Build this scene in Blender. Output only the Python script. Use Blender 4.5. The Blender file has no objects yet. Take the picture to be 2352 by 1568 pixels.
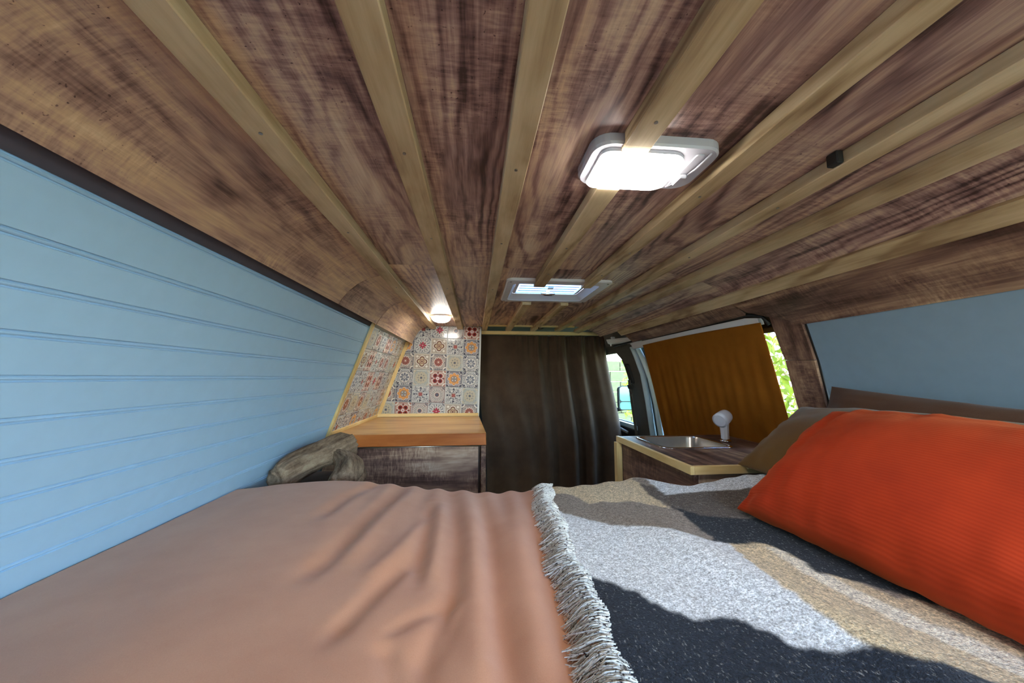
import bpy, bmesh, math, random
import numpy as np
from mathutils import Vector, Matrix

random.seed(7)
rng = np.random.default_rng(7)
scene = bpy.context.scene
COL = scene.collection
PI = math.pi

# ------------------------------------------------------------------ camera, sky, sun, exposure
cam_d = bpy.data.cameras.new('camera')
cam = bpy.data.objects.new('camera', cam_d)
COL.objects.link(cam)
cam_d.sensor_width = 36.0
cam_d.lens = 36.0 * 850.0 / 2352.0
cam_d.clip_start = 0.02
YAW, PITCH = 0.09805, 0.09617
fwd = Vector((math.sin(YAW) * math.cos(PITCH), math.cos(YAW) * math.cos(PITCH), math.sin(PITCH)))
rgt = Vector((math.cos(YAW), -math.sin(YAW), 0))
upv = rgt.cross(fwd)
cam.matrix_world = Matrix((
    (rgt.x, upv.x, -fwd.x, 0), (rgt.y, upv.y, -fwd.y, 0), (rgt.z, upv.z, -fwd.z, 0), (0, 0, 0, 1)))
scene.camera = cam

world = bpy.data.worlds.new('sky')
scene.world = world
world.use_nodes = True
wn = world.node_tree
wn.nodes.clear()
w_out = wn.nodes.new('ShaderNodeOutputWorld')
w_bg = wn.nodes.new('ShaderNodeBackground')
w_sky = wn.nodes.new('ShaderNodeTexSky')
w_sky.sky_type = 'NISHITA'
w_sky.sun_disc = False
w_sky.sun_elevation = math.radians(48)
w_sky.sun_rotation = math.radians(-60)
w_sky.air_density = 1.0
w_sky.dust_density = 1.5
w_bg.inputs['Strength'].default_value = 2.5
wn.links.new(w_sky.outputs[0], w_bg.inputs[0])
wn.links.new(w_bg.outputs[0], w_out.inputs[0])

sun_d = bpy.data.lights.new('sun', 'SUN')
sun_d.energy = 2.0
sun_d.angle = math.radians(0.6)
sun_d.color = (1.0, 0.93, 0.82)
sun = bpy.data.objects.new('sun', sun_d)
COL.objects.link(sun)
sun.rotation_euler = Vector((0.55, -0.22, -0.80)).to_track_quat('-Z', 'Y').to_euler()
sun.location = (-3, 3, 6)

scene.view_settings.view_transform = 'Standard'
scene.view_settings.look = 'None'
scene.view_settings.gamma = 1.0
scene.view_settings.use_curve_mapping = False
scene.view_settings.exposure = 1.45
LAMP_MAIN = 17.0
LAMP_PUCK = 22.0


# ------------------------------------------------------------------ node helpers
def lin(r, g, b):
    def f(c):
        c /= 255.0
        return c / 12.92 if c <= 0.04045 else ((c + 0.055) / 1.055) ** 2.4
    return (f(r), f(g), f(b), 1.0)


class NT:
    def __init__(self, name):
        self.m = bpy.data.materials.new(name)
        self.m.use_nodes = True
        self.t = self.m.node_tree
        self.t.nodes.clear()
        self.out = self.t.nodes.new('ShaderNodeOutputMaterial')

    def n(self, typ, **kw):
        nd = self.t.nodes.new(typ)
        for k, v in kw.items():
            setattr(nd, k, v)
        return nd

    def put(self, sock, v):
        if v is None:
            return
        if isinstance(v, bpy.types.NodeSocket):
            self.t.links.new(v, sock)
        else:
            sock.default_value = v

    def math(self, op, a, b=None, c=None, clamp=False):
        nd = self.n('ShaderNodeMath', operation=op, use_clamp=clamp)
        self.put(nd.inputs[0], a)
        if b is not None:
            self.put(nd.inputs[1], b)
        if c is not None:
            self.put(nd.inputs[2], c)
        return nd.outputs[0]

    def mix(self, f, a, b, mode='MIX'):
        nd = self.n('ShaderNodeMix', data_type='RGBA', blend_type=mode)
        self.put(nd.inputs[0], f)
        self.put(nd.inputs[6], a)
        self.put(nd.inputs[7], b)
        return nd.outputs[2]

    def ramp(self, f, stops):
        nd = self.n('ShaderNodeValToRGB')
        el = nd.color_ramp.elements
        while len(el) < len(stops):
            el.new(0.5)
        for e, (p, c) in zip(el, stops):
            e.position = p
            e.color = c if len(c) == 4 else (*c, 1)
        self.put(nd.inputs[0], f)
        return nd.outputs[0]

    def coords(self, scale=(1, 1, 1), rnd=0.0, src='Object', rot=(0, 0, 0)):
        tc = self.n('ShaderNodeTexCoord')
        v = tc.outputs[src]
        if rnd:
            oi = self.n('ShaderNodeObjectInfo')
            cb = self.n('ShaderNodeCombineXYZ')
            s = self.math('MULTIPLY', oi.outputs['Random'], rnd)
            for i in range(3):
                self.put(cb.inputs[i], s)
            va = self.n('ShaderNodeVectorMath', operation='ADD')
            self.put(va.inputs[0], v)
            self.put(va.inputs[1], cb.outputs[0])
            v = va.outputs[0]
        mp = self.n('ShaderNodeMapping')
        self.put(mp.inputs[0], v)
        mp.inputs['Scale'].default_value = scale
        mp.inputs['Rotation'].default_value = rot
        return mp.outputs[0]

    def noise(self, vec, scale=1.0, detail=2.0, rough=0.5, dist=0.0):
        nd = self.n('ShaderNodeTexNoise')
        self.put(nd.inputs['Vector'], vec)
        nd.inputs['Scale'].default_value = scale
        nd.inputs['Detail'].default_value = detail
        nd.inputs['Roughness'].default_value = rough
        nd.inputs['Distortion'].default_value = dist
        return nd.outputs[0]

    def bump(self, h, strength=0.3, dist=0.002):
        nd = self.n('ShaderNodeBump')
        nd.inputs['Strength'].default_value = strength
        nd.inputs['Distance'].default_value = dist
        self.put(nd.inputs['Height'], h)
        return nd.outputs[0]

    def bsdf(self, color, rough=0.5, metal=0.0, normal=None, spec=0.5, sheen=0.0, **kw):
        nd = self.n('ShaderNodeBsdfPrincipled')
        self.put(nd.inputs['Base Color'], color)
        self.put(nd.inputs['Roughness'], rough)
        nd.inputs['Metallic'].default_value = metal
        nd.inputs['Specular IOR Level'].default_value = spec
        if sheen:
            nd.inputs['Sheen Weight'].default_value = sheen
            nd.inputs['Sheen Roughness'].default_value = 0.5
        if normal is not None:
            self.put(nd.inputs['Normal'], normal)
        for k, v in kw.items():
            self.put(nd.inputs[k], v)
        self.t.links.new(nd.outputs[0], self.out.inputs[0])
        return nd


def plain(name, c, rough=0.5, metal=0.0, spec=0.5, var=0.06, nscale=30.0):
    k = NT(name)
    v = k.coords()
    n = k.noise(v, nscale, 3)
    dark = tuple(x * (1 - var) for x in c[:3]) + (1,)
    lite = tuple(min(1, x * (1 + var)) for x in c[:3]) + (1,)
    col = k.ramp(n, [(0.3, dark), (0.7, lite)])
    k.bsdf(col, rough, metal, spec=spec)
    return k.m


def wood(name, stops, axis='y', rough=0.55, rnd=40.0, line=0.22, fine=0.3, saw=0.25, size=1.0, bright=0.25,
         knots=None, bump=0.25, linefreq=70.0, tonew=0.9, ringscale=3.6):
    """rustic timber: tonal bands, growth-ring contours, fibres and saw marks across the grain"""
    k = NT(name)
    def st(f):
        return {'x': (f, 1, 1), 'y': (1, f, 1), 'z': (1, 1, f)}[axis]
    a = {'x': (1, 0.22, 0.22), 'y': (0.22, 1, 0.22), 'z': (0.22, 0.22, 1)}[axis]
    one = (1, 1, 1)
    tone = k.noise(k.coords(st(0.16), rnd), 9.0 / size, 4, 0.62, 0.5)
    patch = k.noise(k.coords(st(0.5), rnd), 4.2 / size, 4, 0.65, 0.6)
    warp = k.noise(k.coords(st(0.45), rnd), 16.0 / size, 2, 0.5)
    ringn = k.noise(k.coords(st(0.075), rnd), ringscale / size, 1.2, 0.4, 0.25)
    ringn = k.math('ADD', ringn, k.math('MULTIPLY', warp, 0.035))
    ring = k.math('SINE', k.math('MULTIPLY', ringn, linefreq))
    ring = k.math('POWER', k.math('MULTIPLY_ADD', ring, 0.5, 0.5), 2.2)
    lm_ = k.ramp(k.noise(k.coords(st(0.3), rnd), 5.0 / size, 2), [(0.35, (0.25, 0.25, 0.25)), (0.6, (1, 1, 1))])
    ring = k.math('MULTIPLY', ring, lm_)
    fib = k.noise(k.coords(st(0.05), rnd), 190.0 / size, 3, 0.7)
    fib2 = k.noise(k.coords(st(0.03), rnd), 60.0 / size, 2, 0.6)
    val = k.math('MULTIPLY_ADD', k.math('SUBTRACT', tone, 0.5), tonew * 1.5, 0.5)
    val = k.math('ADD', val, k.math('MULTIPLY', k.math('SUBTRACT', patch, 0.5), tonew * 0.9))
    val = k.math('SUBTRACT', val, k.math('MULTIPLY', k.math('SUBTRACT', ring, 0.28), line))
    val = k.math('ADD', val, k.math('MULTIPLY', k.math('SUBTRACT', fib, 0.5), fine * 1.3))
    val = k.math('ADD', val, k.math('MULTIPLY', k.math('SUBTRACT', fib2, 0.5), fine * 0.9))
    if saw:
        sw = k.noise(k.coords(a, rnd), 150.0 / size, 2, 0.7)
        sw2 = k.noise(k.coords(a, rnd), 42.0 / size, 2, 0.6)
        msk = k.ramp(k.noise(k.coords(st(0.5), rnd), 7.0 / size, 2), [(0.42, (0, 0, 0)), (0.58, (1, 1, 1))])
        sw = k.math('ADD', k.math('SUBTRACT', sw, 0.5), k.math('MULTIPLY', k.math('SUBTRACT', sw2, 0.5), 0.7))
        val = k.math('ADD', val, k.math('MULTIPLY', k.math('MULTIPLY', sw, msk), saw * 2.6))
        hole = k.noise(k.coords(one, rnd), 210.0 / size, 1)
        hm = k.ramp(hole, [(0.71, (0, 0, 0)), (0.76, (1, 1, 1))])
        hm = k.math('MULTIPLY', hm, msk)
        val = k.math('SUBTRACT', val, k.math('MULTIPLY', hm, 0.35))
    col = k.ramp(val, stops)
    oi = k.n('ShaderNodeObjectInfo')
    br = k.math('MULTIPLY_ADD', oi.outputs['Random'], bright, 1 - bright / 2)
    hs = k.n('ShaderNodeHueSaturation')
    k.put(hs.inputs['Color'], col)
    k.put(hs.inputs['Value'], br)
    col = hs.outputs[0]
    if knots:
        vo = k.n('ShaderNodeTexVoronoi')
        k.put(vo.inputs['Vector'], k.coords(st(0.35), rnd))
        vo.inputs['Scale'].default_value = 6.0
        kn = k.ramp(vo.outputs['Distance'], [(0.0, (1, 1, 1)), (0.045, (0.75, 0.75, 0.75)), (0.085, (0, 0, 0))])
        col = k.mix(kn, col, knots)
    h = k.math('SUBTRACT', k.math('MULTIPLY', fib, 0.5), k.math('MULTIPLY', ring, 0.3))
    k.bsdf(col, rough, normal=k.bump(h, bump, 0.0015), spec=0.3)
    return k.m


# ------------------------------------------------------------------ materials
M = {}
rustic = [(0.10, lin(74, 54, 50)), (0.28, lin(124, 94, 88)), (0.45, lin(162, 128, 118)), (0.58, lin(188, 156, 138)),
          (0.74, lin(214, 184, 156)), (0.92, lin(230, 206, 176))]
M['ceiling_wood'] = wood('rustic brown laminate', rustic, 'y', 0.42, line=0.32, fine=0.44, saw=0.22, linefreq=260.0, tonew=0.75)
M['cove_wood'] = wood('rustic cove laminate', [(0.13, lin(92, 70, 62)), (0.32, lin(142, 112, 100)), (0.48, lin(176, 144, 124)),
                                               (0.66, lin(200, 168, 134)), (0.88, lin(222, 194, 160))], 'y', 0.4, line=0.16, fine=0.40, saw=0.22, linefreq=220.0, tonew=0.75)
M['cab_wood_x'] = wood('grey brown laminate', [(0.2, lin(74, 52, 46)), (0.4, lin(112, 84, 74)), (0.54, lin(146, 114, 98)),
                                               (0.7, lin(184, 152, 128)), (0.9, lin(214, 190, 166))], 'x', 0.45)
dark_rustic = [(0.10, lin(56, 40, 33)), (0.28, lin(88, 63, 53)), (0.45, lin(118, 88, 74)), (0.58, lin(142, 110, 90)),
               (0.74, lin(172, 140, 112)), (0.92, lin(200, 170, 136))]
M['cab_wood_y'] = wood('brown laminate side', dark_rustic, 'y', 0.5, line=0.2, fine=0.4)
M['trim_wood_z'] = wood('brown laminate upright', dark_rustic, 'z', 0.5)
M['pine'] = wood('pine batten', [(0.2, lin(150, 122, 88)), (0.42, lin(190, 164, 124)), (0.6, lin(208, 184, 144)),
                                 (0.85, lin(226, 204, 166))], 'y', 0.55, line=0.26, fine=0.25, saw=0, bright=0.16,
                 knots=lin(92, 62, 40), linefreq=150)
M['pale_pine_x'] = wood('pale pine strip', [(0.2, lin(214, 178, 112)), (0.5, lin(236, 204, 140)), (0.8, lin(246, 222, 166))],
                        'x', 0.55, line=0.12, fine=0.12, saw=0, bright=0.08)
M['pale_pine_y'] = wood('pale pine strip y', [(0.2, lin(214, 178, 112)), (0.5, lin(236, 204, 140)), (0.8, lin(246, 222, 166))],
                        'y', 0.55, line=0.12, fine=0.12, saw=0, bright=0.08)
M['pale_pine_z'] = wood('pale pine strip z', [(0.2, lin(214, 178, 112)), (0.5, lin(236, 204, 140)), (0.8, lin(246, 222, 166))],
                        'z', 0.55, line=0.12, fine=0.12, saw=0, bright=0.08)
M['counter_top'] = wood('golden worktop', [(0.2, lin(196, 140, 80)), (0.5, lin(222, 170, 104)), (0.8, lin(238, 196, 132))],
                        'x', 0.3, line=0.2, fine=0.12, saw=0, bright=0.05)
M['counter_edge'] = wood('orange brown worktop edge', [(0.2, lin(160, 88, 42)), (0.5, lin(190, 112, 58)), (0.8, lin(208, 134, 76))],
                         'x', 0.3, line=0.1, fine=0.12, saw=0, bright=0.05)
M['driftwood'] = wood('weathered driftwood', [(0.2, lin(72, 56, 44)), (0.42, lin(122, 103, 84)), (0.6, lin(152, 132, 110)),
                                              (0.85, lin(176, 162, 136))], 'y', 0.85, line=0.10, fine=0.35, saw=0.1, size=0.5,
                      bump=1.0, bright=0.1)
M['wall_blue'] = plain('pale grey blue paint', lin(168, 208, 238), 0.5, var=0.02)
M['wall_blue_shaded'] = plain('shaded grey blue paint', lin(136, 160, 176), 0.6, var=0.03)  # same paint as the left wall, darkened for the weaker light on this side
M['white_plastic'] = plain('white plastic', lin(226, 224, 226), 0.35, var=0.01)
M['grey_plastic'] = plain('grey trim plastic', lin(92, 90, 84), 0.5, var=0.06)
M['dark_plastic'] = plain('dark trim plastic', lin(30, 29, 28), 0.55, var=0.08)
M['rubber'] = plain('black rubber', lin(14, 14, 14), 0.6, var=0.1)
M['body_white'] = plain('pale body paint', lin(228, 228, 226), 0.35, var=0.02)
M['body_teal'] = plain('pale blue body paint', lin(206, 230, 238), 0.2, var=0.02)
M['body_deep'] = plain('deep blue door groove', lin(44, 82, 96), 0.35, var=0.05)
M['steel'] = plain('brushed steel', (0.62, 0.61, 0.58, 1), 0.28, 1.0, var=0.05)
M['chrome'] = plain('chrome', (0.75, 0.75, 0.76, 1), 0.12, 1.0, var=0.02)
M['screw'] = plain('screw steel', (0.35, 0.33, 0.30, 1), 0.4, 0.9)
M['dark_wood'] = plain('dark brown shelf board', lin(70, 50, 38), 0.6, var=0.2)
M['grout'] = plain('white grout', lin(222, 226, 226), 0.5, var=0.02)
M['shell'] = plain('bare van shell', lin(120, 120, 118), 0.7)
M['lamp_plastic'] = plain('grey white lamp plastic', lin(186, 184, 192), 0.35, var=0.01)
M['shade'] = plain('dark grey violet recess board', lin(78, 74, 84), 0.8)  # shade under the left cove, put into the board's colour
M['mattress'] = plain('mattress ticking', lin(190, 180, 165), 0.9)


def emitter(name, c, s):
    k = NT(name)
    e = k.n('ShaderNodeEmission')
    e.inputs[0].default_value = c
    e.inputs[1].default_value = s
    k.t.links.new(e.outputs[0], k.out.inputs[0])
    return k.m


M['lens_main'] = emitter('lit lamp lens', (1.0, 0.97, 0.90, 1), LAMP_MAIN)
M['lens_puck'] = emitter('lit round lens', (1.0, 0.96, 0.88, 1), LAMP_PUCK)


def glass(name, tint=(0.92, 0.96, 0.95, 1)):
    k = NT(name)
    tr = k.n('ShaderNodeBsdfTransparent')
    tr.inputs[0].default_value = tint
    gl = k.n('ShaderNodeBsdfGlossy')
    gl.inputs['Roughness'].default_value = 0.03
    lw = k.n('ShaderNodeLayerWeight')
    lw.inputs[0].default_value = 0.2
    mx = k.n('ShaderNodeMixShader')
    k.put(mx.inputs[0], k.math('MULTIPLY_ADD', lw.outputs['Fresnel'], 0.0, 0.05))
    k.t.links.new(tr.outputs[0], mx.inputs[1])
    k.t.links.new(gl.outputs[0], mx.inputs[2])
    k.t.links.new(mx.outputs[0], k.out.inputs[0])
    return k.m


M['glass'] = glass('window glass')


def frosted():
    k = NT('milky roof light plastic')
    tr = k.n('ShaderNodeBsdfTransparent')
    tr.inputs[0].default_value = (0.36, 0.45, 0.53, 1)
    tl = k.n('ShaderNodeBsdfTranslucent')
    tl.inputs[0].default_value = (0.24, 0.30, 0.35, 1)
    mx = k.n('ShaderNodeMixShader')
    mx.inputs[0].default_value = 0.62
    k.t.links.new(tr.outputs[0], mx.inputs[1])
    k.t.links.new(tl.outputs[0], mx.inputs[2])
    k.t.links.new(mx.outputs[0], k.out.inputs[0])
    return k.m


M['frosted'] = frosted()


def mirror_mat():
    k = NT('tinted mirror glass')
    k.bsdf(lin(96, 150, 162), 0.06, 1.0)
    return k.m


M['mirror'] = mirror_mat()


def fabric(name, c1, c2, weave=900.0, rough=0.9, sheen=0.25, bump=0.15, blot=8.0):
    k = NT(name)
    v = k.coords()
    n = k.noise(v, blot, 3, 0.6)
    w = k.noise(v, weave, 2, 0.6)
    f = k.math('ADD', k.math('MULTIPLY', n, 0.6), k.math('MULTIPLY', w, 0.4))
    col = k.ramp(f, [(0.35, c1), (0.65, c2)])
    k.bsdf(col, rough, normal=k.bump(w, bump, 0.001), spec=0.15, sheen=sheen)
    return k.m


M['duvet'] = fabric('terracotta cotton', lin(194, 135, 102), lin(206, 149, 115), 700, sheen=0.25)
M['curtain_dark'] = fabric('dark brown curtain cloth', lin(70, 55, 44), lin(86, 69, 56), 600, sheen=0.1)
M['pillow_olive'] = fabric('olive brown cotton', lin(106, 76, 38), lin(122, 90, 46), 700, sheen=0.15)
M['pillow_dark'] = fabric('dark brown cotton', lin(80, 52, 34), lin(94, 64, 44), 700, sheen=0.1)


def ochre_curtain():
    k = NT('ochre orange curtain cloth')
    v = k.coords()
    n = k.noise(v, 14, 4, 0.6)
    w = k.noise(v, 800, 2)
    f = k.math('ADD', k.math('MULTIPLY', n, 0.7), k.math('MULTIPLY', w, 0.3))
    col = k.ramp(f, [(0.3, lin(142, 84, 22)), (0.7, lin(162, 100, 30))])
    p = k.bsdf(col, 0.9, normal=k.bump(w, 0.1, 0.001), spec=0.1)
    tl = k.n('ShaderNodeBsdfTranslucent')
    k.put(tl.inputs[0], col)
    mx = k.n('ShaderNodeMixShader')
    mx.inputs[0].default_value = 0.10
    k.t.links.new(p.outputs[0], mx.inputs[1])
    k.t.links.new(tl.outputs[0], mx.inputs[2])
    k.t.links.new(mx.outputs[0], k.out.inputs[0])
    return k.m


M['ochre'] = ochre_curtain()


def cushion_mat():
    k = NT('burnt orange ribbed velvet')
    v = k.coords()
    sx = k.n('ShaderNodeSeparateXYZ')
    k.put(sx.inputs[0], v)
    rib = k.math('SINE', k.math('MULTIPLY', sx.outputs['Y'], 2 * PI / 0.0052))
    rib = k.math('MULTIPLY_ADD', rib, 0.5, 0.5)
    n = k.noise(v, 9, 3, 0.6)
    col = k.ramp(n, [(0.3, lin(154, 40, 14)), (0.7, lin(180, 54, 20))])
    col = k.mix(k.math('MULTIPLY', k.math('SUBTRACT', 1.0, rib), 0.22), col, lin(120, 26, 10))
    k.bsdf(col, 0.8, normal=k.bump(rib, 0.3, 0.001), spec=0.15, sheen=0.35, **{'Sheen Tint': lin(255, 150, 90)})
    return k.m


M['cushion'] = cushion_mat()


def wool_mat():
    k = NT('flecked wool weave')
    at = k.n('ShaderNodeAttribute')
    at.attribute_name = 'Col'
    v = k.coords()
    f1 = k.noise(v, 330, 2, 0.7)
    f2 = k.noise(k.coords((1, 1, 1), rot=(0, 0, 0.5)), 120, 3, 0.7)
    fl = k.noise(k.coords((1.0, 0.5, 1)), 300, 2, 0.65)
    a = k.math('MULTIPLY_ADD', k.math('SUBTRACT', f1, 0.5), 2.6, 1.0)
    b = k.math('MULTIPLY_ADD', k.math('SUBTRACT', f2, 0.5), 1.9, 1.0)
    g = k.math('MULTIPLY', a, b)
    g = k.math('MAXIMUM', g, 0.3)
    col = k.mix(1.0, at.outputs['Color'], g, 'MULTIPLY')
    msk = k.ramp(fl, [(0.60, (0, 0, 0)), (0.72, (1, 1, 1))])
    col = k.mix(k.math('MULTIPLY', msk, 0.38), col, lin(190, 190, 186))
    h = k.math('ADD', f1, k.math('MULTIPLY', f2, 0.8))
    k.bsdf(col, 0.95, normal=k.bump(h, 0.55, 0.003), spec=0.1, sheen=0.12)
    return k.m


M['wool'] = wool_mat()


def fringe_mat():
    k = NT('undyed and black yarn')
    n = k.noise(k.coords((1, 1, 1)), 190, 2, 0.6)
    col = k.ramp(n, [(0.34, lin(60, 54, 58)), (0.41, lin(206, 200, 190)), (0.66, lin(236, 232, 224))])
    k.bsdf(col, 0.95, spec=0.1)
    return k.m


M['fringe'] = fringe_mat()


def leaf_mat(name, c1, c2):
    k = NT(name)
    oi = k.n('ShaderNodeTexCoord')
    n = k.noise(oi.outputs['Object'], 9, 3)
    col = k.ramp(n, [(0.3, c1), (0.7, c2)])
    p = k.bsdf(col, 0.6, spec=0.2)
    tl = k.n('ShaderNodeBsdfTranslucent')
    k.put(tl.inputs[0], col)
    mx = k.n('ShaderNodeMixShader')
    mx.inputs[0].default_value = 0.4
    k.t.links.new(p.outputs[0], mx.inputs[1])
    k.t.links.new(tl.outputs[0], mx.inputs[2])
    k.t.links.new(mx.outputs[0], k.out.inputs[0])
    return k.m


M['leaf'] = leaf_mat('hedge leaf', lin(70, 92, 22), lin(118, 132, 44))
M['twig'] = plain('twig bark', lin(120, 104, 80), 0.9, var=0.2)
M['grass'] = plain('grass ground', lin(112, 118, 84), 0.95, var=0.3, nscale=12)
M['stone'] = plain('pale garden block', lin(92, 90, 60), 0.9, var=0.12, nscale=14)

TILE = 0.1165


def tile_mat(name, base, elems):
    """glazed tile print; elems: list of (kind, colour, params) painted over one another"""
    k = NT(name)
    tc = k.n('ShaderNodeTexCoord')
    sp = k.n('ShaderNodeSeparateXYZ')
    k.put(sp.inputs[0], tc.outputs['Object'])
    hs = TILE / 2
    u = k.math('DIVIDE', sp.outputs['X'], hs)
    v = k.math('DIVIDE', sp.outputs['Z'], hs)
    au = k.math('ABSOLUTE', u)
    av = k.math('ABSOLUTE', v)
    r = k.math('SQRT', k.math('ADD', k.math('MULTIPLY', u, u), k.math('MULTIPLY', v, v)))
    th = k.math('ARCTAN2', v, u)
    mx = k.math('MAXIMUM', au, av)
    ca = k.math('SUBTRACT', 1.0, au)
    cb = k.math('SUBTRACT', 1.0, av)
    rc = k.math('SQRT', k.math('ADD', k.math('MULTIPLY', ca, ca), k.math('MULTIPLY', cb, cb)))
    col = base
    lt = lambda a, b: k.math('LESS_THAN', a, b)
    gt = lambda a, b: k.math('GREATER_THAN', a, b)
    mul = lambda a, b: k.math('MULTIPLY', a, b)
    for kind, c, p in elems:
        if kind == 'disc':
            m = lt(r, p[0])
        elif kind == 'ring':
            m = mul(gt(r, p[0]), lt(r, p[1]))
        elif kind == 'petal':          # n, r_out, depth, phase
            ln = k.math('ABSOLUTE', k.math('COSINE', k.math('MULTIPLY_ADD', th, p[0] / 2, p[3])))
            m = lt(r, k.math('MULTIPLY_ADD', ln, p[1] * p[2], p[1] * (1 - p[2])))
        elif kind == 'spoke':          # n, r0, r1, width, phase
            ln = k.math('ABSOLUTE', k.math('COSINE', k.math('MULTIPLY_ADD', th, p[0] / 2, p[4])))
            m = mul(gt(ln, p[3]), mul(gt(r, p[1]), lt(r, p[2])))
        elif kind == 'corner':         # r0, r1
            m = mul(gt(rc, p[0]), lt(rc, p[1]))
        elif kind == 'cornerspoke':    # n, r0, r1, w
            tcn = k.math('ARCTAN2', cb, ca)
            ln = k.math('ABSOLUTE', k.math('COSINE', k.math('MULTIPLY', tcn, p[0])))
            m = mul(gt(ln, p[3]), mul(gt(rc, p[1]), lt(rc, p[2])))
        elif kind == 'tri':            # corner triangle
            m = gt(k.math('ADD', au, av), p[0])
        elif kind == 'border':
            m = mul(gt(mx, p[0]), lt(mx, p[1]))
        elif kind == 'cross':          # thin axis lines between r0 and r1
            m = mul(lt(k.math('MINIMUM', au, av), p[2]), mul(gt(r, p[0]), lt(r, p[1])))
        elif kind == 'quad':           # four lobes centred at distance d
            qx = k.math('SUBTRACT', k.math('MAXIMUM', au, av), p[0])
            qy = k.math('MINIMUM', au, av)
            q = k.math('SQRT', k.math('ADD', mul(qx, qx), mul(qy, qy)))
            m = lt(q, p[1])
        elif kind == 'diag':           # four lobes on the diagonals
            qx = k.math('SUBTRACT', au, p[0])
            qy = k.math('SUBTRACT', av, p[0])
            q = k.math('SQRT', k.math('ADD', mul(qx, qx), mul(qy, qy)))
            m = lt(q, p[1])
        elif kind == 'speck':
            nz = k.noise(tc.outputs['Object'], p[0], 2, 0.6)
            m = gt(nz, p[1])
        if isinstance(m, bpy.types.NodeSocket):
            col = k.mix(m, col, c)
    k.bsdf(col, 0.14, spec=0.6)
    return k.m


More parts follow.
